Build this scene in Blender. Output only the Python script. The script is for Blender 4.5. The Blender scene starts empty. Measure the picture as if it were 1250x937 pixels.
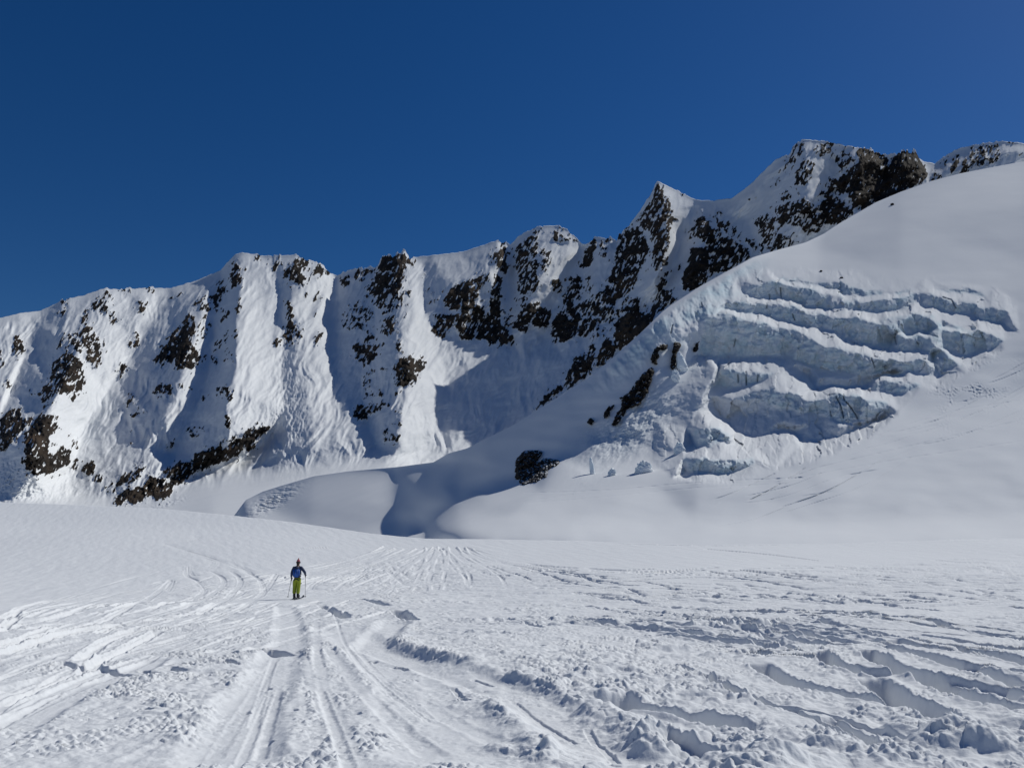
import bpy, bmesh, math, random
import numpy as np
from mathutils import Vector, Matrix
from mathutils.geometry import delaunay_2d_cdt

random.seed(7)
RNG = np.random.default_rng(11)
S = bpy.context.scene
COL = S.collection

# ------------------------------------------------------------------ camera
F = 981.0                       # focal length in photograph pixels (1250 wide)
CX, CY = 625.0, 468.5
PITCH = math.radians(9.92)
CAM = np.array([0.0, 0.0, 1.65])
cp, sp = math.cos(PITCH), math.sin(PITCH)

def rays(u, v):
    u = np.asarray(u, float); v = np.asarray(v, float)
    a = (u - CX) / F
    b = (CY - v) / F
    return np.stack([a, cp - b * sp, sp + b * cp], -1)

def world(u, v, D):
    return CAM + rays(u, v) * np.asarray(D, float)[..., None]

cam = bpy.data.cameras.new("camera")
cam_o = bpy.data.objects.new("camera", cam)
COL.objects.link(cam_o)
cam_o.location = CAM
cam_o.rotation_euler = (math.pi / 2 + PITCH, 0, 0)
cam.sensor_width = 36.0
cam.lens = 36.0 * F / 1250.0
cam.clip_start = 0.1
cam.clip_end = 40000
S.camera = cam_o

# ------------------------------------------------------------------ light
SUN_AZ, SUN_EL = math.radians(57.5), math.radians(43)     # azimuth from +Y towards +X
sund = Vector((math.sin(SUN_AZ) * math.cos(SUN_EL), math.cos(SUN_AZ) * math.cos(SUN_EL), math.sin(SUN_EL)))
sl = bpy.data.lights.new("sun", 'SUN')
sl.energy = 5.0
sl.angle = math.radians(0.5)
sl.color = (1.0, 0.98, 0.915)
so = bpy.data.objects.new("sun", sl)
COL.objects.link(so)
so.rotation_euler = (-sund).to_track_quat('-Z', 'Y').to_euler()

W = bpy.data.worlds.new("World")
S.world = W
W.use_nodes = True
nt = W.node_tree
sky = nt.nodes.new('ShaderNodeTexSky')
sky.sky_type = 'NISHITA'
sky.sun_disc = False
sky.sun_elevation = SUN_EL
sky.sun_rotation = SUN_AZ
sky.altitude = 2200
sky.air_density = 1.15
sky.dust_density = 0.8
sky.ozone_density = 6.0
bg = nt.nodes['Background']
bg.inputs['Strength'].default_value = 0.1
hs_ = nt.nodes.new('ShaderNodeHueSaturation')
hs_.inputs['Saturation'].default_value = 1.26
hs_.inputs['Hue'].default_value = 0.508
hs_.inputs['Value'].default_value = 0.76
nt.links.new(sky.outputs[0], hs_.inputs['Color'])
nt.links.new(hs_.outputs[0], bg.inputs['Color'])
S.view_settings.view_transform = 'Standard'
S.view_settings.look = 'None'
S.view_settings.exposure = -0.62
S.view_settings.gamma = 1
S.view_settings.use_curve_mapping = False

# ------------------------------------------------------------------ numeric helpers
def _h(ix, iy, seed):
    with np.errstate(over='ignore'):
        h = (ix.astype(np.uint32) * np.uint32(374761393) + iy.astype(np.uint32) * np.uint32(668265263)
             + np.uint32((seed * 974634777) & 0xffffffff))
        h = (h ^ (h >> np.uint32(13))) * np.uint32(1274126177)
        return h ^ (h >> np.uint32(16))

def gnoise(x, y, seed=0):
    x0 = np.floor(x); y0 = np.floor(y)
    fx = x - x0; fy = y - y0
    ix = x0.astype(np.int64); iy = y0.astype(np.int64)
    sx = fx * fx * fx * (fx * (fx * 6 - 15) + 10)
    sy = fy * fy * fy * (fy * (fy * 6 - 15) + 10)
    def g(dx, dy):
        a = _h(ix + dx, iy + dy, seed).astype(np.float64) * (2 * math.pi / 4294967296.0)
        return np.cos(a) * (fx - dx) + np.sin(a) * (fy - dy)
    n0 = g(0, 0); n0 = n0 + sx * (g(1, 0) - n0)
    n1 = g(0, 1); n1 = n1 + sx * (g(1, 1) - n1)
    return (n0 + sy * (n1 - n0)) * 1.5

def fbm(x, y, octv=4, seed=0, gain=0.5, lac=2.03):
    t = 0; a = 1.0
    for i in range(octv):
        t = t + a * gnoise(x, y, seed + i * 17)
        x = x * lac + 13.7; y = y * lac - 7.3; a *= gain
    return t

def ridged(x, y, octv=4, seed=0, gain=0.5):
    t = 0; a = 1.0
    for i in range(octv):
        t = t + a * (1 - 2 * np.abs(gnoise(x, y, seed + i * 17)))
        x = x * 2.03 + 13.7; y = y * 2.03 - 7.3; a *= gain
    return t

def worley(x, y, seed=0):
    ix = np.floor(x).astype(np.int64); iy = np.floor(y).astype(np.int64)
    best = np.full(x.shape, 9.0); val = np.zeros(x.shape)
    for dx in (-1, 0, 1):
        for dy in (-1, 0, 1):
            cx = ix + dx; cy = iy + dy
            h1 = _h(cx, cy, seed) / 4294967296.0; h2 = _h(cx, cy, seed + 5) / 4294967296.0
            d = (cx + h1 - x) ** 2 + (cy + h2 - y) ** 2
            m = d < best
            best = np.where(m, d, best); val = np.where(m, _h(cx, cy, seed + 9) / 4294967296.0, val)
    return np.sqrt(best), val

def blur(a, s):
    if s <= 0: return a
    r = int(3 * s + 1)
    k = np.exp(-0.5 * (np.arange(-r, r + 1) / s) ** 2); k /= k.sum()
    for ax in (0, 1):
        p = np.pad(a, [(r, r) if i == ax else (0, 0) for i in (0, 1)], mode='edge')
        o = np.zeros_like(a)
        n = a.shape[ax]
        for i, w in enumerate(k):
            o += w * (p[i:i + n, :] if ax == 0 else p[:, i:i + n])
        a = o
    return a

def sstep(a, b, x):
    t = np.clip((x - a) / (b - a), 0, 1)
    return t * t * (3 - 2 * t)

def poly_mask(poly, U, V):
    m = np.zeros(U.shape, bool)
    n = len(poly)
    for i in range(n):
        x0, y0 = poly[i]; x1, y1 = poly[(i + 1) % n]
        if y0 == y1: continue
        c = ((y0 > V) != (y1 > V)) & (U < (x1 - x0) * (V - y0) / (y1 - y0) + x0)
        m ^= c
    return m

class Field:
    """piecewise-linear surface through traced lines, sampled on a 1 px raster"""
    def __init__(self, u0, u1, v0, v1):
        self.u0, self.v0 = u0, v0
        self.W, self.H = u1 - u0 + 1, v1 - v0 + 1
    def grid(self):
        return np.meshgrid(np.arange(self.W) + self.u0, np.arange(self.H) + self.v0)
    def fill(self, lines):
        pts, vals, edges = [], [], []
        key = {}
        for ln in lines:
            prev = None
            for (u, v, w) in ln:
                k = (round(u, 1), round(v, 1))
                if k not in key:
                    key[k] = len(pts); pts.append(Vector((float(u), float(v)))); vals.append(float(w))
                if prev is not None and prev != key[k]: edges.append((prev, key[k]))
                prev = key[k]
        ov, oe, of, orv, _, _ = delaunay_2d_cdt(pts, edges, [], 0, 1e-4)
        arr = np.array([(p.x, p.y) for p in pts]); vv = np.array(vals)
        val = []
        for i, p in enumerate(ov):
            if orv[i]: val.append(vv[orv[i][0]])
            else:
                d = (arr[:, 0] - p.x) ** 2 + (arr[:, 1] - p.y) ** 2 + .01
                j = np.argsort(d)[:3]; val.append(float((vv[j] / d[j]).sum() / (1 / d[j]).sum()))
        out = np.full((self.H, self.W), np.nan)
        for f in of:
            a, b, c = [ov[i] for i in f[:3]]; va, vb, vc = [val[i] for i in f[:3]]
            x0 = max(self.u0, int(math.floor(min(a.x, b.x, c.x)))); x1 = min(self.u0 + self.W - 1, int(math.ceil(max(a.x, b.x, c.x))))
            y0 = max(self.v0, int(math.floor(min(a.y, b.y, c.y)))); y1 = min(self.v0 + self.H - 1, int(math.ceil(max(a.y, b.y, c.y))))
            if x1 < x0 or y1 < y0: continue
            X, Y = np.meshgrid(np.arange(x0, x1 + 1), np.arange(y0, y1 + 1))
            den = (b.y - c.y) * (a.x - c.x) + (c.x - b.x) * (a.y - c.y)
            if abs(den) < 1e-9: continue
            l0 = ((b.y - c.y) * (X - c.x) + (c.x - b.x) * (Y - c.y)) / den
            l1 = ((c.y - a.y) * (X - c.x) + (a.x - c.x) * (Y - c.y)) / den
            l2 = 1 - l0 - l1
            m = (l0 > -1e-6) & (l1 > -1e-6) & (l2 > -1e-6)
            sub = out[y0 - self.v0:y1 - self.v0 + 1, x0 - self.u0:x1 - self.u0 + 1]
            sub[m] = (l0 * va + l1 * vb + l2 * vc)[m]
        for _ in range(2):                                   # fill what lies outside the hull
            for col in range(self.W):
                c = out[:, col]; ok = ~np.isnan(c)
                if ok.any() and not ok.all():
                    out[:, col] = np.interp(np.arange(self.H), np.flatnonzero(ok), c[ok])
            for row in range(self.H):
                c = out[row]; ok = ~np.isnan(c)
                if ok.any() and not ok.all():
                    out[row] = np.interp(np.arange(self.W), np.flatnonzero(ok), c[ok])
        return out
    def sample(self, a, u, v):
        x = np.clip(u - self.u0, 0, self.W - 1.001); y = np.clip(v - self.v0, 0, self.H - 1.001)
        i = x.astype(int); j = y.astype(int); fx = x - i; fy = y - j
        return (a[j, i] * (1 - fx) * (1 - fy) + a[j, i + 1] * fx * (1 - fy) + a[j + 1, i] * (1 - fx) * fy + a[j + 1, i + 1] * fx * fy)

def grid_mesh(name, P, mats, attrs=None, flip=False, label=None):
    """P: rows x cols x 3 -> one mesh object"""
    R, C = P.shape[:2]
    me = bpy.data.meshes.new(name)
    me.vertices.add(R * C)
    me.vertices.foreach_set('co', P.reshape(-1).astype(np.float32))
    i = (np.arange(R - 1)[:, None] * C + np.arange(C - 1)[None, :]).reshape(-1)
    q = np.stack([i, i + C, i + C + 1, i + 1] if not flip else [i, i + 1, i + C + 1, i + C], -1).astype(np.int32)
    n = len(q)
    me.loops.add(n * 4); me.polygons.add(n)
    me.loops.foreach_set('vertex_index', q.reshape(-1))
    me.polygons.foreach_set('loop_start', np.arange(n, dtype=np.int32) * 4)
    me.polygons.foreach_set('use_smooth', np.ones(n, bool))
    me.update(calc_edges=True)
    for k, a in (attrs or {}).items():
        at = me.attributes.new(k, 'FLOAT', 'POINT')
        at.data.foreach_set('value', np.ascontiguousarray(a.reshape(-1), dtype=np.float32))
    for m in (mats if isinstance(mats, list) else [mats]): me.materials.append(m)
    o = bpy.data.objects.new(name, me)
    COL.objects.link(o)
    return o

# ------------------------------------------------------------------ materials
def new_mat(name):
    m = bpy.data.materials.new(name); m.use_nodes = True
    t = m.node_tree
    return m, t, t.nodes['Principled BSDF']

def N(t, typ, **kw):
    n = t.nodes.new(typ)
    for k, v in kw.items():
        if hasattr(n, k): setattr(n, k, v)
        else: n.inputs[k].default_value = v
    return n

def noise_node(t, scale, detail=4, rough=0.55):
    tc = t.nodes.get('Texture Coordinate') or t.nodes.new('ShaderNodeTexCoord')
    n = N(t, 'ShaderNodeTexNoise')
    n.inputs['Scale'].default_value = scale; n.inputs['Detail'].default_value = detail; n.inputs['Roughness'].default_value = rough
    t.links.new(tc.outputs['Object'], n.inputs['Vector'])
    return n

def ramp(t, src, stops):
    r = N(t, 'ShaderNodeValToRGB')
    el = r.color_ramp.elements
    while len(el) < len(stops): el.new(0.5)
    for e, (p, c) in zip(el, stops):
        e.position = p; e.color = (*c, 1) if len(c) == 3 else c
    t.links.new(src, r.inputs['Fac'])
    return r

def math_node(t, op, a, b=None, c=None):
    n = N(t, 'ShaderNodeMath', operation=op)
    for i, x in enumerate((a, b, c)):
        if x is None: continue
        if isinstance(x, (int, float)): n.inputs[i].default_value = x
        else: t.links.new(x, n.inputs[i])
    return n.outputs[0]

def mixc(t, fac, a, b):
    n = N(t, 'ShaderNodeMix', data_type='RGBA')
    t.links.new(fac, n.inputs[0])
    for k, x in ((6, a), (7, b)):
        if isinstance(x, tuple): n.inputs[k].default_value = (*x, 1)
        else: t.links.new(x, n.inputs[k])
    return n.outputs[2]

def attr(t, name):
    return N(t, 'ShaderNodeAttribute', attribute_name=name).outputs['Fac']

SNOW_A, SNOW_B = (0.70, 0.722, 0.745), (0.74, 0.758, 0.775)

def snow_material(name, bumps):
    m, t, b = new_mat(name)
    n = noise_node(t, bumps[0][0] * 0.35, 5)
    c = ramp(t, n.outputs['Fac'], [(0.3, SNOW_A), (0.7, SNOW_B)])
    t.links.new(c.outputs[0], b.inputs['Base Color'])
    b.inputs['Roughness'].default_value = 0.85
    b.inputs['Specular IOR Level'].default_value = 0.05
    prev = None
    for sc, dist, strength in bumps:
        nn = noise_node(t, sc, 6, 0.6)
        bp = N(t, 'ShaderNodeBump'); bp.inputs['Distance'].default_value = dist; bp.inputs['Strength'].default_value = strength
        t.links.new(nn.outputs['Fac'], bp.inputs['Height'])
        if prev: t.links.new(prev.outputs[0], bp.inputs['Normal'])
        prev = bp
    t.links.new(prev.outputs[0], b.inputs['Normal'])
    return m

def rock_colour(t, scale):
    n = noise_node(t, scale, 7, 0.65)
    return ramp(t, n.outputs['Fac'], [(0.25, (0.013, 0.012, 0.011)), (0.5, (0.027, 0.023, 0.020)), (0.75, (0.070, 0.057, 0.045))])

def mountain_material():
    m, t, b = new_mat("snow_and_rock")
    n1 = noise_node(t, 0.22, 5, 0.6); n2 = noise_node(t, 0.03, 4)
    snow = ramp(t, n2.outputs['Fac'], [(0.3, SNOW_A), (0.7, SNOW_B)])
    rk0 = rock_colour(t, 0.06)
    nw = noise_node(t, 0.011, 4, 0.6)
    wf = ramp(t, nw.outputs['Fac'], [(0.48, (0, 0, 0)), (0.66, (0.75, 0.75, 0.75))])
    rkc = mixc(t, wf.outputs[0], rk0.outputs[0], (0.080, 0.058, 0.042))
    f = math_node(t, 'MULTIPLY_ADD', n1.outputs['Fac'], 0.7, -0.35)
    f = math_node(t, 'ADD', f, attr(t, 'rock'))
    f = N(t, 'ShaderNodeMapRange'); 
    f.inputs['From Min'].default_value = -0.03; f.inputs['From Max'].default_value = 0.03
    src = math_node(t, 'ADD', math_node(t, 'MULTIPLY_ADD', n1.outputs['Fac'], 0.7, -0.35), attr(t, 'rock'))
    t.links.new(src, f.inputs['Value'])
    col = mixc(t, f.outputs[0], snow.outputs[0], rkc)
    t.links.new(col, b.inputs['Base Color'])
    b.inputs['Roughness'].default_value = 0.9
    b.inputs['Specular IOR Level'].default_value = 0.05
    nb = noise_node(t, 0.16, 7, 0.68)
    bp = N(t, 'ShaderNodeBump'); bp.inputs['Distance'].default_value = 3.0
    st = math_node(t, 'MULTIPLY_ADD', f.outputs[0], 0.85, 0.10)
    t.links.new(st, bp.inputs['Strength'])
    t.links.new(nb.outputs['Fac'], bp.inputs['Height'])
    t.links.new(bp.outputs[0], b.inputs['Normal'])
    return m

def glacier_material():
    m, t, b = new_mat("glacier_snow_and_ice")
    n2 = noise_node(t, 0.05, 5)
    snow = ramp(t, n2.outputs['Fac'], [(0.3, SNOW_A), (0.7, SNOW_B)])
    n3 = noise_node(t, 0.14, 6, 0.62)
    ice = ramp(t, n3.outputs['Fac'], [(0.3, (0.44, 0.57, 0.64)), (0.5, (0.55, 0.66, 0.71)), (0.68, (0.68, 0.74, 0.77))])
    col = mixc(t, attr(t, 'ice'), snow.outputs[0], ice.outputs[0])
    col = mixc(t, attr(t, 'crack'), col, (0.10, 0.14, 0.18))
    t.links.new(col, b.inputs['Base Color'])
    b.inputs['Roughness'].default_value = 0.9
    b.inputs['Specular IOR Level'].default_value = 0.04
    nb = noise_node(t, 0.5, 6, 0.6)
    bp = N(t, 'ShaderNodeBump'); bp.inputs['Distance'].default_value = 0.5
    st = math_node(t, 'MULTIPLY_ADD', attr(t, 'ice'), 0.4, 0.05)
    t.links.new(st, bp.inputs['Strength'])
    t.links.new(nb.outputs['Fac'], bp.inputs['Height'])
    t.links.new(bp.outputs[0], b.inputs['Normal'])
    return m

def plain(name, c, rough=0.6, var=0.15, scale=20.0, metal=0.0):
    m, t, b = new_mat(name)
    n = noise_node(t, scale, 4)
    lo = tuple(x * (1 - var) for x in c); hi = tuple(min(1, x * (1 + var)) for x in c)
    r = ramp(t, n.outputs['Fac'], [(0.3, lo), (0.7, hi)])
    t.links.new(r.outputs[0], b.inputs['Base Color'])
    b.inputs['Roughness'].default_value = rough; b.inputs['Metallic'].default_value = metal
    return m

M_MOUNT = mountain_material()
M_GLAC = glacier_material()
M_FIELD = snow_material("tracked_snow", [(9.0, 0.03, 0.35), (45.0, 0.008, 0.5)])

def tag(o, label=None, cat=None, group=None, kind=None):
    if label: o['label'] = label
    if cat: o['category'] = cat
    if group: o['group'] = group
    if kind: o['kind'] = kind
    return o

# ================================================================== MOUNTAIN RANGE
RIDGE = [(-500,430),(-120,400),(0,388),(25,382),(50,379),(79,365),(100,361),(127,352),(148,353),(184,351),(207,352),(238,343),(269,330),(286,311),(296,308),(317,312),(333,312),
 (362,311),(377,317),(389,320),(404,333),(411,337),(421,331),(437,327),(460,326),(466,314),(489,307),(504,314),(525,312),(566,307),(587,300),(608,293),(620,296),(623,299),(632,289),
 (644,282),(659,276),(679,275),(690,278),(710,297),(717,299),(725,289),(746,290),(753,294),(756,285),(768,275),(782,256),(795,236),(802,221),(813,226),(833,236),(850,244),(868,245),
 (893,242),(915,226),(945,196),(964,187),(974,172),(979,170),(1005,172),(1024,176),(1039,179),(1066,183),(1081,189),(1092,187),(1107,184),(1118,187),(1126,196),(1141,200),(1152,191),
 (1171,181),(1193,176),(1224,172),(1250,175),(1300,180),(1700,230)]
RD = [(-500,1500),(0,1800),(127,1950),(290,2120),(411,2080),(489,1970),(608,1960),(679,1930),(710,1870),(746,1810),(802,1745),(835,1740),(868,1700),(979,1480),(1107,1380),(1250,1300),(1700,1400)]
BASEV = [(-500,625),(0,620),(150,617),(220,604),(260,594),(330,584),(400,577),(480,572),(540,600),(1700,600)]
BASED = [(-500,850),(0,980),(180,1090),(300,1140),(400,1120),(480,1090),(540,1090),(650,1110),(800,1120),(1000,900),(1250,800),(1700,900)]
K = 1.6
RIBS = [
 [(118,375,-10),(107,400,-25),(95,430,-45),(85,460,-60),(65,490,-75),(50,520,-90),(40,550,-95),(38,575,-70),(60,605,-10)],
 [(45,395,15),(30,430,30),(10,480,40),(-10,540,30)],
 [(18,410,10),(22,440,15),(0,500,0),(-5,540,-40)],
 [(190,356,5),(185,390,15),(160,440,30),(130,480,42),(100,530,48),(85,580,30),(90,612,10)],
 [(172,365,-5),(165,390,-5),(160,410,10)],
 [(262,345,-15),(250,370,-40),(240,400,-60),(232,425,-72),(225,450,-75),(215,475,-70),(200,510,-50),(180,550,-20)],
 [(275,345,-5),(262,380,-15),(258,420,-25),(250,470,-30),(235,510,-20),(210,555,10)],
 [(290,330,-20),(292,360,-40),(290,385,-60),(289,420,-80),(287,450,-95),(280,475,-100),(275,500,-95),(274,525,-75),(300,530,-50),(325,520,-30)],
 [(160,600,-35),(205,575,-35),(240,555,-35),(290,545,-45)],
 [(170,614,0),(212,602,5),(250,578,10),(300,556,10),(330,530,10)],
 [(335,330,6),(342,360,10),(345,400,8),(345,450,-6),(347,500,-24),(350,550,-26)],
 [(352,330,-5),(355,365,-15),(362,390,-15),(368,410,-5),(371,430,-8),(374,460,-18),(378,500,-32),(385,540,-36),(400,566,-20)],
 [(411,345,12),(408,370,14),(406,400,14),(410,440,6),(420,480,-6),(434,520,-14),(450,556,-8)],
 [(500,330,-16),(503,350,-25),(505,380,-34),(500,410,-41),(498,440,-48),(503,460,-50),(497,480,-48),(490,510,-44),(487,535,-34),(480,560,-14)],
 [(460,345,0),(450,380,0),(440,420,0),(440,460,5),(445,500,5),(455,540,10)],
 [(518,330,0),(516,360,0),(520,390,0),(530,420,5),(545,450,12),(550,490,14),(530,530,12),(510,558,8)],
 [(545,345,-35),(575,342,-45),(597,332,-45),(612,320,-30)],
 [(530,408,10),(560,416,20),(600,424,35),(625,415,50)],
 [(621,312,15),(618,340,30),(620,380,40),(625,410,40),(640,440,35)],
 [(668,290,-10),(665,320,-30),(655,350,-20),(645,375,5),(635,398,20)],
 [(712,305,20),(700,330,25),(680,370,45),(672,410,60)],
 [(735,305,-5),(722,340,-5),(705,370,10),(690,400,30)],
 [(600,470,28),(580,510,20),(560,540,12)],
 [(690,440,20),(650,480,30),(610,510,30)],
 [(804,240,-15),(818,260,-25),(816,300,-25),(800,340,-20),(780,370,-10),(760,400,-20),(735,430,-20),(700,455,-5)],
 [(845,270,10),(830,300,25),(815,340,25),(800,370,20)],
 [(858,262,-10),(857,290,-35),(850,320,-45),(840,350,-45),(835,380,-40)],
 [(880,262,-5),(900,290,0),(915,310,5),(925,330,5)],
 [(910,265,25),(930,300,25)],
 [(975,190,-10),(960,215,-15),(935,240,0),(905,255,10)],
 [(985,200,-20),(985,240,-30),(960,280,-20),(950,310,-10)],
 [(1020,200,10),(1015,240,10),(1005,280,15)],
 [(1045,195,-20),(1050,230,-30),(1040,260,-30)],
 [(1080,200,5),(1085,230,10)],
 [(1110,200,-20),(1110,225,-25)],
]
CROPS = dict(c6=(0,330,6.245), c7=(0,470,6.245), c8=(160,300,6.245), d1=(140,470,6.245), d2=(320,300,6.245), d3=(380,420,6.245),
             d4=(500,280,6.245), d5=(640,260,6.245), d6=(640,370,6.245), d7=(780,210,6.245), d8=(930,150,3.903))
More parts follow.
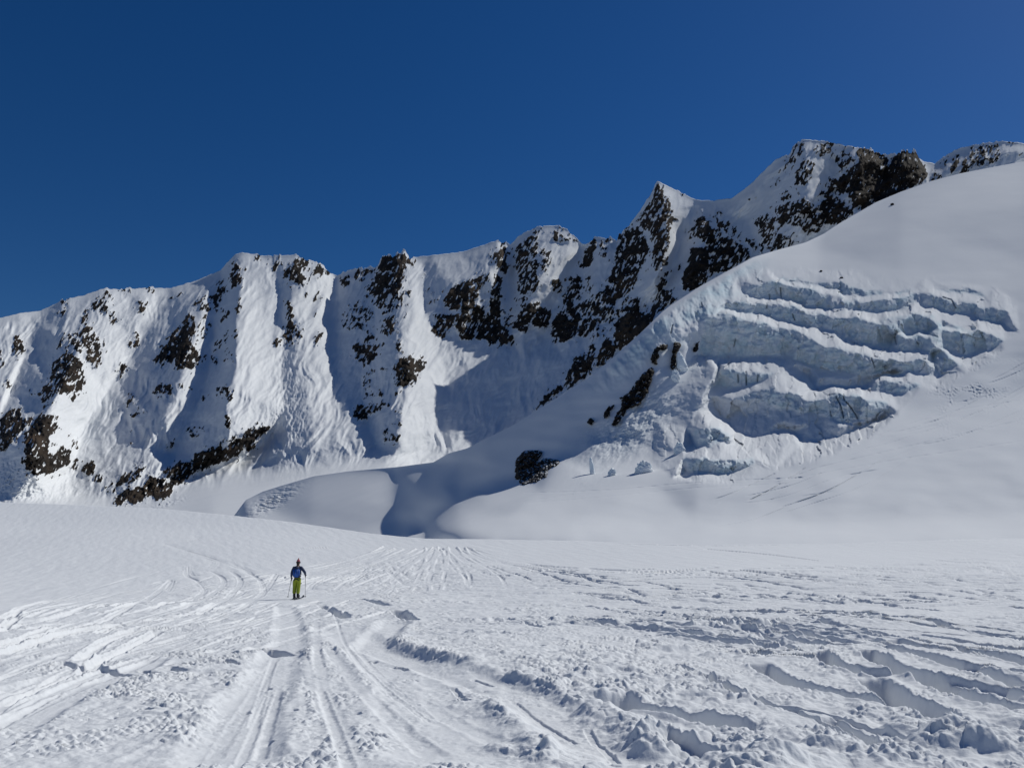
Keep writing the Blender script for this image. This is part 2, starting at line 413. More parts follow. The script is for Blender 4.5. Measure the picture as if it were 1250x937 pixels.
ROCKS = dict(
c6=[([(100,495),(150,500),(185,570),(165,670),(130,660),(100,580)],.7),([(0,600),(30,640),(35,740),(0,760)],.4),([(40,830),(90,830),(70,910),(35,900)],.5),
 ([(640,290),(690,290),(660,420),(600,430)],.6),([(700,240),(810,150),(860,190),(800,250),(890,340),(920,430),(840,410),(830,300),(780,340),(710,280)],.55),
 ([(1060,230),(1125,250),(1100,330),(1060,310)],.85),([(1030,470),(1065,490),(1050,590),(980,590),(1000,510)],.6),([(910,140),(1000,140),(1000,180),(910,180)],.45),
 ([(1100,130),(1190,130),(1160,180),(1120,170)],.5),([(450,230),(530,215),(520,250),(460,255)],.6),([(430,300),(530,310),(440,365)],.4),
 ([(540,520),(640,430),(700,430),(780,560),(800,640),(740,740),(690,720),(640,650),(560,600)],.6),
 ([(400,700),(530,610),(620,690),(650,800),(640,900),(500,940),(280,940),(380,850)],.7),([(920,710),(985,720),(940,800),(905,840)],.75),
 ([(1160,690),(1250,580),(1250,720)],.7),([(480,500),(570,430),(560,500),(470,590),(400,640)],.4)],
c7=[([(60,200),(130,170),(180,230),(170,320),(90,440),(40,510),(0,510),(0,260)],.8),([(170,270),(230,240),(240,290),(150,360)],.6),([(280,60),(430,0),(420,80),(340,180),(300,100)],.6),
 ([(480,10),(640,0),(650,60),(540,130),(490,50)],.38),
 ([(190,370),(300,220),(440,230),(440,330),(390,390),(360,450),(400,560),(460,460),(540,500),(540,590),(430,660),(320,690),(215,670),(180,580)],.85),
 ([(510,370),(590,390),(600,500),(550,480)],.35),([(540,590),(600,540),(590,650),(560,640)],.7),([(620,660),(650,590),(730,570),(730,660),(680,690)],.8),
 ([(700,750),(730,680),(790,670),(770,730)],.75),([(800,790),(900,700),(1000,650),(1080,590),(1110,630),(1040,720),(940,760),(840,830)],.6),
 ([(880,860),(960,790),(1090,770),(1150,690),(1250,720),(1250,870),(1130,850),(1010,910),(960,870),(890,930)],.95),([(950,140),(990,60),(1040,100),(970,155)],.8),
 ([(1000,230),(1060,170),(1110,200),(1040,250)],.5),([(810,500),(860,470),(840,530)],.6),([(970,440),(1020,415),(1010,440)],.7),([(990,350),(1040,320),(1010,355)],.7),([(190,60),(280,0),(250,60)],.5)],
c8=[([(160,880),(240,790),(310,680),(400,570),(430,500),(480,540),(500,680),(450,730),(540,850),(490,900),(470,940),(350,940),(330,890),(230,880)],.85),
 ([(500,450),(580,420),(610,480),(600,620),(560,720),(500,650),(560,560)],.38),([(620,380),(680,290),(700,230),(725,300),(700,400),(640,500),(620,470)],.7),
 ([(750,200),(790,110),(840,160),(830,300),(770,330),(755,260)],.8),([(850,160),(890,180),(880,220),(850,200)],.4),([(790,480),(840,370),(850,470),(810,520)],.6),
 ([(700,540),(740,470),(760,520),(720,560),(660,590)],.8),([(770,640),(800,620),(820,690),(780,690)],.7),([(590,900),(640,760),(740,640),(740,720),(650,800),(650,900)],.42),
 ([(660,880),(740,800),(800,830),(780,880)],.4),([(455,480),(520,400),(600,350),(620,400),(520,470)],.45),([(280,400),(400,340),(400,400),(290,410)],.38),
 ([(945,60),(985,60),(980,115),(955,110)],.95),([(1060,100),(1130,70),(1150,100),(1110,180),(1080,220)],.5),([(1080,740),(1120,700),(1160,720),(1110,770)],.85)],
d1=[([(290,70),(330,0),(450,0),(450,60),(360,70)],.8),([(490,0),(600,0),(580,30),(530,30)],.6),([(660,130),(680,70),(720,90),(690,130)],.6),
 ([(760,40),(800,0),(860,20),(910,90),(870,130),(830,70)],.7),([(380,160),(400,130),(415,150)],.9),([(840,230),(900,250),(860,340),(835,300)],.7),
 ([(540,330),(670,300),(690,350),(640,400),(540,390)],.4),([(390,480),(460,400),(465,450),(430,485)],.7),([(840,400),(890,400),(880,430),(850,430)],.7),
 ([(600,600),(600,520),(740,480),(790,470),(860,480),(920,400),(980,400),(1020,330),(1150,310),(1200,300),(1150,380),(1090,400),(1070,480),(1010,510),(1000,430),(960,520),(870,575),(740,610)],.9),
 ([(360,660),(500,580),(600,590),(740,590),(700,640),(600,670),(560,710),(470,770),(420,720)],.8),([(240,760),(270,690),(330,740),(430,740),(440,830),(330,870),(240,830)],.97)],
d2=[([(60,140),(110,75),(130,100),(100,200)],.5),([(150,270),(160,190),(240,120),(280,70),(370,120),(330,190),(290,180),(330,250),(310,310),(250,280),(200,240)],.75),
 ([(390,240),(380,180),(420,130),(520,200),(520,225),(430,215)],.85),([(200,280),(240,330),(225,340)],.6),([(310,395),(340,340),(340,390)],.6),([(370,420),(430,340),(470,420),(430,410)],.5),
 ([(170,400),(200,410),(240,500),(240,550),(200,540)],.85),([(190,540),(240,590),(330,700),(300,720),(230,680),(240,760),(200,750),(170,660)],.65),([(75,760),(110,700),(160,720),(110,770)],.85),
 ([(390,770),(440,660),(480,660),(460,710)],.8),([(390,520),(420,490),(425,540),(390,540)],.5),([(610,330),(600,230),(650,200),(680,260),(640,300)],.65),
 ([(690,240),(740,180),(840,175),(760,270),(700,260)],.6),([(880,180),(910,90),(1000,60),(1090,60),(1150,120),(1100,150),(1080,230),(1050,330),(970,360),(900,410),(800,330),(850,260)],.8),
 ([(780,330),(900,330),(1140,340),(1140,400),(1040,450),(1040,520),(920,520),(880,470),(800,420)],.45),([(610,620),(610,480),(760,420),(860,500),(830,600),(680,640)],.37),
 ([(750,520),(790,480),(780,530)],.8),([(730,630),(790,570),(760,640)],.8),([(900,640),(930,540),(1010,540),(1010,680),(950,690)],.65),
 ([(680,790),(760,730),(830,660),(860,690),(800,770),(880,800),(870,860),(780,910),(720,850)],.75),([(900,800),(930,730),(930,790)],.6),([(1000,940),(1080,840),(1210,880),(1200,910),(1100,940)],.8),
 ([(1020,740),(1050,700),(1080,830),(1040,830)],.5),([(1070,550),(1140,480),(1110,540)],.6)],
d3=[([(300,40),(320,0),(510,0),(500,90),(400,160),(340,105)],.7),([(620,160),(700,120),(740,80),(830,130),(890,130),(840,210),(810,210),(800,280),(720,330),(640,310),(610,330),(650,240)],.78),
 ([(530,190),(570,180),(570,220)],.6),([(400,250),(440,180),(480,180),(430,340),(540,360),(540,400),(480,400),(410,390)],.5),([(320,510),(350,460),(420,470),(450,520),(430,570),(350,570)],.85),
 ([(460,520),(470,450),(590,430),(600,470),(500,520)],.45),([(620,520),(690,480),(710,550),(640,540)],.4),([(540,690),(550,650),(600,630),(610,690),(680,700),(665,740),(560,740)],.7),
 ([(600,600),(700,590),(690,630),(640,620)],.45),([(640,380),(690,340),(690,365),(650,390)],.7)],
d4=[([(0,200),(25,220),(25,280),(0,270)],.9),([(70,350),(120,320),(130,345),(80,360)],.6),([(110,480),(150,440),(160,470),(120,500)],.6),([(140,570),(180,480),(200,520),(170,570)],.7),
 ([(600,180),(680,170),(690,90),(740,100),(740,340),(700,330),(640,240)],.75),
 ([(260,570),(280,490),(350,410),(480,380),(580,330),(610,370),(540,430),(500,560),(610,640),(610,500),(640,400),(640,330),(710,380),(690,480),(690,600),(700,720),(740,760),(800,830),(790,880),(700,880),(620,880),(580,830),(420,840),(360,800),(350,650),(430,610),(310,610)],.78),
 ([(160,770),(230,640),(340,640),(340,700),(290,780),(250,840),(200,810)],.7),([(150,660),(200,640),(170,670)],.6),
 ([(780,150),(860,90),(1000,0),(960,100),(1000,220),(980,350),(830,400),(800,250)],.55),([(1000,150),(1080,150),(1080,280),(1000,350)],.42),([(1080,40),(1130,10),(1200,70),(1190,100),(1100,90)],.65),
 ([(830,550),(820,400),(960,330),(1000,420),(960,480),(900,500),(870,550)],.6),([(1080,380),(1150,380),(1150,430),(1090,480)],.8),
 ([(800,740),(820,660),(920,580),(1000,590),(1060,610),(1080,660),(1040,750),(950,730),(900,700),(900,780),(830,780)],.85),([(1085,860),(1090,700),(1130,640),(1250,560),(1250,830),(1150,870)],.75),
 ([(1170,580),(1180,460),(1240,380),(1250,550)],.5),([(740,600),(800,570),(800,760),(740,740)],.35)],
d5=[([(0,270),(50,170),(130,110),(150,120),(60,220)],.6),([(200,170),(240,140),(330,210),(230,210)],.6),([(260,110),(300,110),(440,240),(400,220)],.45),([(420,410),(470,290),(530,190),(550,220),(540,310),(500,410)],.9),
 ([(580,330),(590,210),(640,180),(670,210),(620,240),(640,340)],.7),([(205,540),(270,490),(280,550),(215,580)],.85),([(300,620),(340,500),(400,450),(440,500),(450,600),(410,660),(330,720),(300,680)],.65),
 ([(620,560),(690,380),(700,280),(760,150),(860,100),(930,210),(940,280),(880,420),(850,560),(750,640),(630,700)],.7),([(700,170),(750,150),(750,190),(710,200)],.8),
 ([(560,690),(590,590),(620,590),(600,660)],.8),([(800,110),(900,0),(1130,0),(1140,60),(1110,190),(1040,290),(980,230),(900,100),(960,50),(870,60)],.6),
 ([(940,420),(1010,290),(1110,290),(1100,360),(1000,430)],.45),([(460,500),(520,480),(520,620),(480,620)],.38),
 ([(200,900),(260,780),(400,700),(640,560),(740,640),(640,770),(560,870),(440,940),(210,940)],.54),([(690,880),(720,800),(790,800),(830,650),(880,660),(880,760),(1000,760),(980,820),(870,940),(720,940)],.92),
 ([(720,690),(820,660),(830,780),(700,800)],.42),([(950,760),(1000,640),(1040,520),(1090,430),(1100,480),(1060,620),(1110,580),(1150,660),(1000,780)],.7),([(1170,440),(1190,400),(1190,440)],.8),
 ([(1200,540),(1210,480),(1250,370),(1250,600)],.85),([(0,740),(60,700),(200,740),(190,850),(120,870),(0,820)],.7),([(500,900),(700,660),(700,850),(560,940)],.45)],
d6=[([(0,100),(0,0),(120,0),(190,100),(150,190),(50,130)],.6),([(210,290),(230,100),(400,60),(420,160),(380,260),(330,250),(270,300)],.8),([(440,260),(430,120),(560,70),(640,60),(560,190),(460,270)],.6),
 ([(690,350),(700,150),(800,60),(980,80),(980,150),(850,260),(730,360)],.95),([(545,490),(570,380),(620,240),(700,340),(690,390),(560,490)],.85),
 ([(310,650),(310,560),(390,420),(450,390),(460,460),(520,270),(540,350),(510,530),(440,580),(330,650)],.8),([(60,830),(170,690),(260,620),(300,650),(200,740)],.9),([(940,90),(980,0),(1120,0),(1000,90)],.8)],
d7=[([(0,400),(50,260),(140,80),(220,190),(240,240),(270,340),(240,480),(230,560),(160,640),(230,650),(190,720),(100,750),(100,500),(30,430)],.62),([(0,700),(0,450),(40,500),(80,580),(40,700)],.7),
 ([(140,900),(190,750),(230,760),(180,940),(150,940)],.75),([(230,890),(260,920),(230,940)],.6),([(270,140),(390,180),(350,195),(300,170)],.6),([(290,750),(310,710),(325,740)],.8),
 ([(330,850),(370,680),(400,570),(480,580),(530,640),(520,830),(400,910),(350,920)],.93),([(370,560),(400,400),(480,300),(560,430),(620,440),(640,520),(520,560),(440,480)],.7),
 ([(480,600),(560,480),(650,500),(720,520),(800,570),(860,640),(760,690),(700,750),(600,770),(540,800),(530,650)],.72),([(560,340),(600,330),(700,400),(770,470),(780,540),(700,480),(620,420)],.45),
 ([(580,290),(620,310),(660,370),(640,370)],.45),([(810,520),(870,500),(900,580),(880,620),(840,560)],.55),([(870,390),(920,330),(1000,310),(1050,370),(1030,400),(900,420)],.6),
 ([(1050,290),(1100,240),(1250,200),(1250,430),(1150,400),(1060,390)],.6),([(900,590),(1000,560),(1040,450),(1110,490),(1230,540),(1100,590),(950,610)],.55),
 ([(1070,210),(1130,130),(1170,200),(1100,220)],.6),([(1000,130),(1030,60),(1080,60),(1020,130)],.5),([(820,220),(900,160),(900,180),(830,220)],.4),([(1180,90),(1200,0),(1250,0),(1250,110)],.7),([(900,450),(940,450),(940,500)],.5)],
d8=[([(0,440),(50,430),(60,500),(180,570),(100,590),(0,620)],.55),([(60,400),(200,360),(270,400),(280,480),(290,520),(200,520),(170,480),(70,480)],.65),([(140,130),(180,80),(210,120),(150,190),(40,310)],.45),
 ([(150,290),(180,190),(250,180),(230,290),(170,300)],.55),([(240,130),(300,80),(340,100),(320,170),(260,150)],.5),([(340,180),(400,110),(440,170),(380,220)],.6),
 ([(370,330),(370,260),(460,190),(450,130),(490,120),(600,160),(600,240),(620,170),(660,135),(730,135),(760,190),(790,240),(760,290),(640,340),(550,390),(450,420),(430,380),(420,340)],.95),
 ([(280,480),(270,400),(310,340),(360,350),(440,430),(400,470),(340,490)],.8),([(280,340),(320,250),(370,280),(370,330)],.6),([(780,280),(820,230),(860,250),(860,265)],.7),([(845,190),(880,155),(880,200)],.8),
 ([(890,250),(920,150),(945,150),(930,220)],.85),([(950,240),(965,150),(985,210),(990,230)],.8),([(980,220),(1000,120),(1120,100),(1150,120),(1110,200)],.45),([(1150,90),(1200,90),(1200,100)],.5),
 ([(1150,170),(1170,130),(1170,160)],.6),([(1200,150),(1240,140),(1240,160)],.4)])

def interp(pts, x):
    p = np.array(pts, float)
    return np.interp(x, p[:, 0], p[:, 1])

def build_mountains():
    fd = Field(-520, 1720, 150, 680)
    U, V = fd.grid()
    U = U.astype(float); V = V.astype(float)
    vt = interp(RIDGE, U); vb = interp(BASEV, U)
    wt = 1 / interp(RD, U); wb = 1 / interp(BASED, U)
    f = (V - vt) / (vb - vt)
    fc = np.clip(f, -0.1, 1)
    t_ = 1 - np.clip(fc, 0, 1); fc = 1 - (t_ + 0.22 * t_ * (1 - t_))
    w = wt + (wb - wt) * np.clip(fc, 0, 1)
    # glacier floor below the foot of the face
    wfl = 1 / 640.0
    w = np.where(f > 1, wb + (wfl - wb) * np.clip((V - vb) / 42.0, 0, 1.2), w)
    D = 1 / w
    lines = [[(u, v - 1, 0) for u, v in RIDGE], [(-520, 100, 0), (1720, 100, 0)]]
    lines += [[(u, v, o * K) for u, v, o in r] for r in RIBS]
    lines += [[(u, v + 4, 0) for u, v in BASEV], [(-520, 690, 0), (1720, 690, 0)]]
    off = fd.fill(lines)
    off = 0.7 * blur(off, 1.8) + 0.3 * blur(off, 6)
    tb = np.exp(-((V - vb) / 24) ** 2)
    off = off * (1 - tb) + blur(off, 14) * tb
    tb = np.exp(-((V - vb) / 26) ** 2)
    D = blur(D, 4) * (1 - tb) + blur(D, 15) * tb + off
    # rock density
    dens = np.zeros(U.shape)
    for c, polys in ROCKS.items():
        ou, ov, sc = CROPS[c]
        for pts, d in polys:
            pp = [(ou + x / sc, ov + y / sc) for x, y in pts]
            us = [p[0] for p in pp]; vs = [p[1] for p in pp]
            a0, a1 = int(min(us)) - 2 + 520, int(max(us)) + 3 + 520
            b0, b1 = max(0, int(min(vs)) - 2 - 150), int(max(vs)) + 3 - 150
            m = poly_mask(pp, U[b0:b1, a0:a1], V[b0:b1, a0:a1])
            dens[b0:b1, a0:a1] = np.maximum(dens[b0:b1, a0:a1], m * d)
    dens = 0.8 * blur(dens, 1.0) + 0.3 * blur(dens, 6)
    # --- mesh grid
    ucols = np.concatenate([np.linspace(-500, -14, 60), np.arange(-12, 1263, 0.85), np.linspace(1265, 1700, 60)])
    nr = 560
    UU = np.tile(ucols, (nr, 1))
    vtop = interp(RIDGE, ucols)
    rdens = fd.sample(dens, ucols, vtop + 3)
    jag = fbm(ucols / 7, ucols * 0, 4, 3)
    vtop = vtop - (0.6 + 7.0 * np.clip(rdens, 0, 1)) * jag
    vbot = np.interp(ucols, [-500, 0, 250, 1700], [655, 655, 665, 670])
    s = np.linspace(0, 1, nr)[:, None]
    VV = vtop + s * (vbot - vtop)
    D = fd.sample(D, UU, VV)
    dn = fd.sample(dens, UU, VV)
    # noise in direction-space pixels, sheared along the fall of the strata
    a, b = UU + 0.45 * VV, VV
    n1 = fbm(a / 6.0, b / 8.0, 4, 21, 0.65)
    n2 = ridged(a / 26, b / 34, 4, 31)
    rock = 0.97 * dn - 0.465 + 0.46 * n1 + 0.42 * fbm(a / 2.3, b / 5.2, 2, 23) + 0.08 * (dn > 0.05) * n2 - 0.34 * sstep(0.75, 1.25, ridged(a / 7, b / 24, 2, 29))
    rock = np.where(dn < 0.03, -0.6, rock)
    rm = sstep(-0.1, 0.12, rock)
    big = fbm(UU / 55, VV / 70, 4, 5)
    flute = ridged((UU + 0.35 * VV) / 9, VV / 60, 3, 77)
    env = sstep(0, 14, VV - vtop)
    face = sstep(-10, 25, (interp(BASEV, UU) - VV))
    wide = fd.sample(blur(dens, 5), UU, VV)
    spur = ridged((UU + 0.5 * VV) / 36 + 0.5 * gnoise(UU / 40, VV / 40, 71), VV / 75, 3, 72)
    D = D + env * face * (big * 8 + flute * 0.7 * np.clip(0.5 + gnoise(UU / 50, VV / 50, 73), 0, 1.2) - 7.0 * spur - 3.0 * ridged((UU + 0.6 * VV) / 17 + 0.4 * gnoise(UU / 20, VV / 20, 75), VV / 40, 2, 76) + 1.6 * fbm(a / 9, b / 9, 3, 74))
    D = D - env * wide * 12 * n2 - rm * (3.0 + 5.0 * fbm(a / 5, b / 5, 3, 41))
    # avalanche debris texture
    deb = np.exp(-(((UU - 352) / 22) ** 2) - ((VV - 490) / 75) ** 2)
    D = D - deb * 3.5 * fbm((UU + .12 * VV) / 3.0, VV / 7, 3, 51)
    deb2 = sstep(545, 570, VV) * sstep(620, 600, VV) * sstep(120, 60, UU)
    D = D - deb2 * 2.2 * fbm((UU + .5 * VV) / 3.0, VV / 4, 3, 52)
    # broken ice at the glacier foot
    cre = np.exp(-(((UU - 205) / 20) ** 2) - ((VV - 614 + 0.28 * (UU - 205)) / 4) ** 2)
    D = D - cre * 6 * fbm(UU / 4, VV / 2.5, 3, 61)
    P = world(UU, VV, D)
    back = [P[0] + np.array([0, 1, -0.75]) * k for k in (260, 90, 25, 6)]
    P = np.concatenate([np.stack(back), P], 0)
    rk = np.concatenate([np.tile(rock[0], (4, 1)), rock], 0)
    o = grid_mesh("mountain_range", P, M_MOUNT, dict(rock=rk))
    tag(o, kind='structure')
    return o

build_mountains()

# ================================================================== GLACIER DOME WITH ICEFALL
DOME_TOP = [(270,640),(285,630),(300,604+6),(320,600),(342,593),(383,581),(425,575),(483,570),(529,564),(548,553),(570,550-3),(596,534),(628,518),(660,498),(692,478),(724,457),(752,433),(780,408),(809,380),(818,373),
 (855,349),(893,328),(919,314),(949,305),(983,296),(1006,285),(1024,273),(1043,262),(1069,247),(1100,234),(1137,221),(1171,212),(1212,204),(1250,197),(1400,172),(1800,120)]
DPTS = [
 [(285,631,690),(300,609,705),(342,592,690),(383,580,650),(425,574,600),(483,569,520),(529,563,440),(548,552,398),(596,533,352),(628,517,340),(660,497,333),(692,477,330),(724,456,328),(752,432,328),(780,407,328),(809,379,333),
  (855,348,362),(893,327,400),(919,313,430),(949,304,455),(983,295,480),(1006,284,505),(1043,261,540),(1100,233,570),(1171,211,600),(1250,196,630),(1400,171,680),(1800,119,800)],
 [(300,650,450),(400,655,380),(480,674,300),(520,674,215),(560,674,130),(600,672,120),(700,673,112),(850,680,102),(1000,677,102),(1150,673,105),(1270,670,108),(1400,667,108),(1800,660,110)],
 [(520,660,262),(560,657,150),(600,657,132),(700,658,122),(850,665,112),(1000,662,112),(1150,658,115),(1270,655,118),(1400,652,118),(1800,645,120)],
 [(560,644,172),(620,632,182),(700,635,155),(850,640,146),(1000,640,146),(1150,635,148),(1270,630,152),(1400,625,152),(1800,615,155)],
 [(660,608,225),(720,600,222),(800,592,215),(850,600,190),(1000,590,195),(1150,580,205),(1270,570,210),(1400,565,210),(1800,550,215)],
 [(850,560,235),(900,548,243),(1000,548,233),(1150,500,262),(1270,480,275),(1400,470,280),(1800,450,290)],
 [(860,500,285),(950,500,272),(1050,480,275),(1150,440,300),(1230,420,310),(1270,410,315),(1400,400,320),(1800,370,330)],
 [(850,440,325),(950,440,318),(1050,430,315),(1150,390,340)],
 [(870,390,345),(950,390,350),(1050,380,350),(1200,360,365),(1400,330,370),(1800,290,380)],
 [(900,345,385),(1000,345,395),(1100,330,405),(1250,320,410),(1400,290,420),(1800,250,430)],
 [(930,325,412),(1000,305,455),(1100,270,480),(1250,250,490),(1400,215,500),(1800,180,520)],
 [(560,566,362),(590,552,340),(628,533,330),(660,512,325),(690,490,322)],
 [(560,600,325),(600,570,320),(650,540,313),(700,500,315),(750,450,320),(790,410,324)],
 [(600,600,300),(640,590,288),(680,560,293),(720,530,298),(760,490,304),(800,450,312),(830,420,322),(850,385,340)],
 [(780,545,272),(820,505,290),(842,465,308)],
 [(521,648,325),(534,636,314),(562,619,300),(594,607,285),(650,592,272)],
 [(543,652,170),(554,640,210),(570,628,240),(590,617,248),(660,599,238),(720,582,243),(790,578,232),(835,574,228)],
 [(722,574,262),(790,563,262),(838,556,262)],
 [(538,590,342),(520,606,341),(505,622,345),(480,622,385),(430,607,450),(380,617,480),(340,628,520)],
 [(495,650,335),(440,645,370),(380,640,420)],
]
def C1(*p): return [(800 + x / 6.245, 320 + y / 6.245) for x, y in p]
def C2(*p): return [(1000 + x / 5.204, 320 + y / 5.204) for x, y in p]
def C3(*p): return [(800 + x / 6.245, 420 + y / 6.245) for x, y in p]
def C4(*p): return [(940 + x / 6.245, 420 + y / 6.245) for x, y in p]
# (crest, foot): ice walls traced from the photograph
WALLS = [
 (C1((940,95),(1040,122),(1160,148)) + C2((0,132),(130,137),(230,166),(330,176),(395,182)), C1((930,108),(1040,150),(1160,178)) + C2((0,160),(130,190),(230,206),(330,208),(400,196))),
 (C2((480,182),(560,182),(620,176)), C2((490,200),(560,196),(610,182))),
 (C2((730,168),(850,166),(960,178),(1060,208)), C2((760,176),(860,188),(960,208),(1040,222))),
 (C1((740,172),(800,158),(900,140),(1000,160),(1080,185),(1160,196)) + C2((0,190),(60,215),(120,262),(165,278)), C1((690,245),(780,265),(880,285),(1000,285),(1100,320),(1240,350)) + C2((40,300),(120,290),(168,286))),
 (C2((120,214),(200,236),(300,240),(400,234),(500,222),(600,206),(650,202)), C2((172,284),(280,308),(400,315),(500,303),(570,280),(625,250))),
 (C2((700,208),(790,222),(860,252),(960,266),(1080,292),(1190,314)), C2((690,296),(760,296),(860,318),(1000,342),(1090,380),(1165,392))),
 (C1((530,300),(600,290),(700,300),(830,322),(960,330),(1060,345),(1240,395)) + C2((60,345),(160,352),(270,345),(390,402),(475,440)), C1((510,368),(640,372),(750,396),(900,432),(1090,480)) + C2((0,416),(90,430),(220,500),(330,535),(480,556))),
 (C2((370,372),(480,332),(560,326),(700,342),(780,372),(860,405),(950,424)), C2((480,450),(560,462),(640,450),(710,452),(780,425),(860,434),(940,428))),
 (C2((490,452),(560,466),(640,456),(700,470),(760,430),(850,445),(920,440),(1000,415),(1090,452),(1180,490)), C2((500,556),(640,556),(720,585),(810,566),(900,585),(980,568),(1090,552),(1180,500))),
 (C1((375,445),(440,400),(560,395),(640,420),(760,445),(900,490),(1100,540)) + C2((20,530),(160,545),(250,575),(330,605),(500,628),(620,612),(690,605)), C1((325,690),(450,720),(700,715),(1000,700)) + C2((0,690),(160,692),(260,710),(350,715),(450,690),(560,686),(640,700))),
 (C2((700,590),(740,552),(800,585),(870,640),(900,660)), C2((690,704),(760,710),(820,690),(880,672),(905,668))),
 (C3((530,180),(620,182),(700,218),(780,212),(850,220),(940,236)), C3((460,325),(600,332),(700,322),(800,288),(880,255),(945,240))),
 (C3((625,402),(700,378),(780,352),(900,347),(1000,362),(1090,402)) + C4((270,420),(350,425),(430,412),(510,386),(650,392),(760,422),(900,447)), C3((600,412),(780,418),(850,442),(980,492)) + C4((120,498),(250,506),(400,546),(560,590),(700,572),(800,540),(905,490))),
 (C4((800,296),(930,282),(1030,278),(1150,302)), C4((805,362),(930,386),(1010,362),(1150,312))),
 (C3((310,640),(400,640),(480,652),(565,690)), C3((295,772),(400,772),(500,742),(580,702))),
 (C3((215,880),(300,868),(370,858),(460,866),(600,872),(760,885)), C3((190,985),(300,980),(400,968),(520,985),(640,960),(770,920))),
]
FIN = C3((440,118),(468,190),(450,260),(380,380),(300,490),(200,620))
FINL = C3((245,210),(180,330),(100,470),(20,600))

fdome = Field(260, 1810, 110, 690)

def build_glacier():
    fd = fdome
    U, V = fd.grid(); U = U.astype(float); V = V.astype(float)
    dm = lambda d: float(np.interp(d, [100,112,146,195,235,275,315,350,395,455,500,630,690,800], [100,112,138,158,182,227,257,289,326,384,427,557,650,770]))
    w0 = fd.fill([[(u, v, 1 / dm(d)) for u, v, d in ln] for ln in DPTS])
    w0 = blur(w0, 9) * 0.75 + blur(w0, 3) * 0.25
    D0 = 1 / w0
    q = lambda u, v: float(fd.sample(D0, np.array([u]), np.array([v]))[0])
    # offsets that turn the smooth slope into benches and near-vertical ice walls
    lines = []
    ice = np.zeros(U.shape)
    for cr, ft in WALLS:
        lc, lf = [], []
        def vat(ln, u):
            p = np.array(ln); return float(np.interp(u, p[:, 0], p[:, 1]))
        for (u, v) in cr:
            vf = vat(ft, u); Dw = q(u, 0.45 * v + 0.55 * vf)
            lc.append((u, v, Dw + 1.0 - q(u, v)))
        for (u, v) in ft:
            vc = vat(cr, u); Dw = q(u, 0.45 * vc + 0.55 * v)
            lf.append((u, v, Dw - 0.5 - q(u, v)))
        lines += [lc, lf]
        m = poly_mask(cr + ft[::-1], U, V)
        ice = np.maximum(ice, m * 1.0)
    lines.append([(u, v, (-6, -6.5, -6, -4, -1.5, 0)[i]) for i, (u, v) in enumerate(FIN)])
    lines.append([(u + 4.0, v + 2, (6, 6, 5.5, 4, 2, 0)[i]) for i, (u, v) in enumerate(FIN)])
    lines.append([(u, v, 0.0) for u, v in FINL])
    # hollows that hold the deep shadows below the walls
    for pl, o_ in ((C3((640,500),(800,545),(960,575),(1060,600),(1180,600)), 12), (C3((560,590),(590,680),(760,705),(1000,645),(1050,640),(1085,735),(1240,722)), 21), (C3((560,650),(600,740),(760,775),(1000,720),(1060,740),(1085,800),(1240,790)), 11.0),
                   (C4((560,618),(700,600),(800,560)), 8.0), (C4((560,680),(700,625),(830,560)), 15),
                   (C4((300,190),(380,260),(500,275),(640,255),(760,215),(880,185)), 8.0), (C4((290,235),(325,322),(430,334),(560,336),(640,322),(770,275),(930,207)), 15.0),
                   (C3((470,120),(700,118),(1000,125),(1160,170)), 5.0)):
        lines.append([(u, v, o_) for u, v in pl])
    zero = [(832,415),(815,460),(790,510),(790,560),(820,582),(850,590),(905,588),(950,572),(1010,556),(1060,532),(1100,502),(1140,478),(1180,458),(1225,428),(1244,405),(1242,372),(1215,350),(1130,338),(1050,331),(980,327),(935,326),(900,338),(860,360),(832,415)]
    for k in (1.0, 1.08, 1.2):
        lines.append([(1010 + (u - 1010) * k, 455 + (v - 455) * k, 0.0) for u, v in zero])
    lines.append([(260,100,0),(1810,100,0)]); lines.append([(260,700,0),(1810,700,0)])
    off = fd.fill(lines)
    off = blur(off, 1.2) * 0.75 + blur(off, 4) * 0.25
    ice = np.clip(blur(ice, 1.2), 0, 1)
    # mesh
    ucols = np.concatenate([np.arange(286, 1262, 0.95), np.linspace(1263, 1790, 110)])
    nr = 560
    UU = np.tile(ucols, (nr, 1))
    vtop = interp(DOME_TOP, ucols)
    vbot = np.interp(ucols, [286, 400, 480, 520, 600, 850, 1270, 1800], [648, 654, 670, 671, 671, 679, 669, 660])
    s = (np.linspace(0, 1, nr) ** 1.12)[:, None]
    VV = vtop + s * (vbot - vtop)
    D = fd.sample(D0, UU, VV)
    fall = fd.sample(blur((np.abs(off) > 0.3) * 1.0, 4), UU, VV)
    wu = UU + 3.0 * fbm(UU / 30, VV / 24, 3, 301) + 0.5 * fbm(UU / 6, VV / 6, 2, 302)
    wv_ = VV + 2.2 * fbm(UU / 26, VV / 30, 2, 303) + 0.5 * fbm(UU / 5, VV / 7, 2, 304)
    _, ca = worley(UU / 14 + 0.3 * fbm(UU / 9, VV / 9, 2, 308), VV / 34, 309)
    _, cb = worley(UU / 6.5, VV / 18 + 4, 310)
    wv_ = wv_ + (ca - .5) * 4.2 + (cb - .5) * 1.6; wu = wu + (ca - .5) * 2
    ic = fd.sample(ice, wu, wv_)
    D = D + fd.sample(off, wu, wv_)
    cd, cv = worley(UU / 15 + 0.4 * fbm(UU / 12, VV / 12, 2, 305), VV / 21, 306)
    cd2, cv2 = worley(UU / 5.5, VV / 7, 307)
    D = D + fall * ic * ((cv - .5) * 1.6 + (cv2 - .5) * 0.35)
    env = sstep(0, 10, VV - vtop)
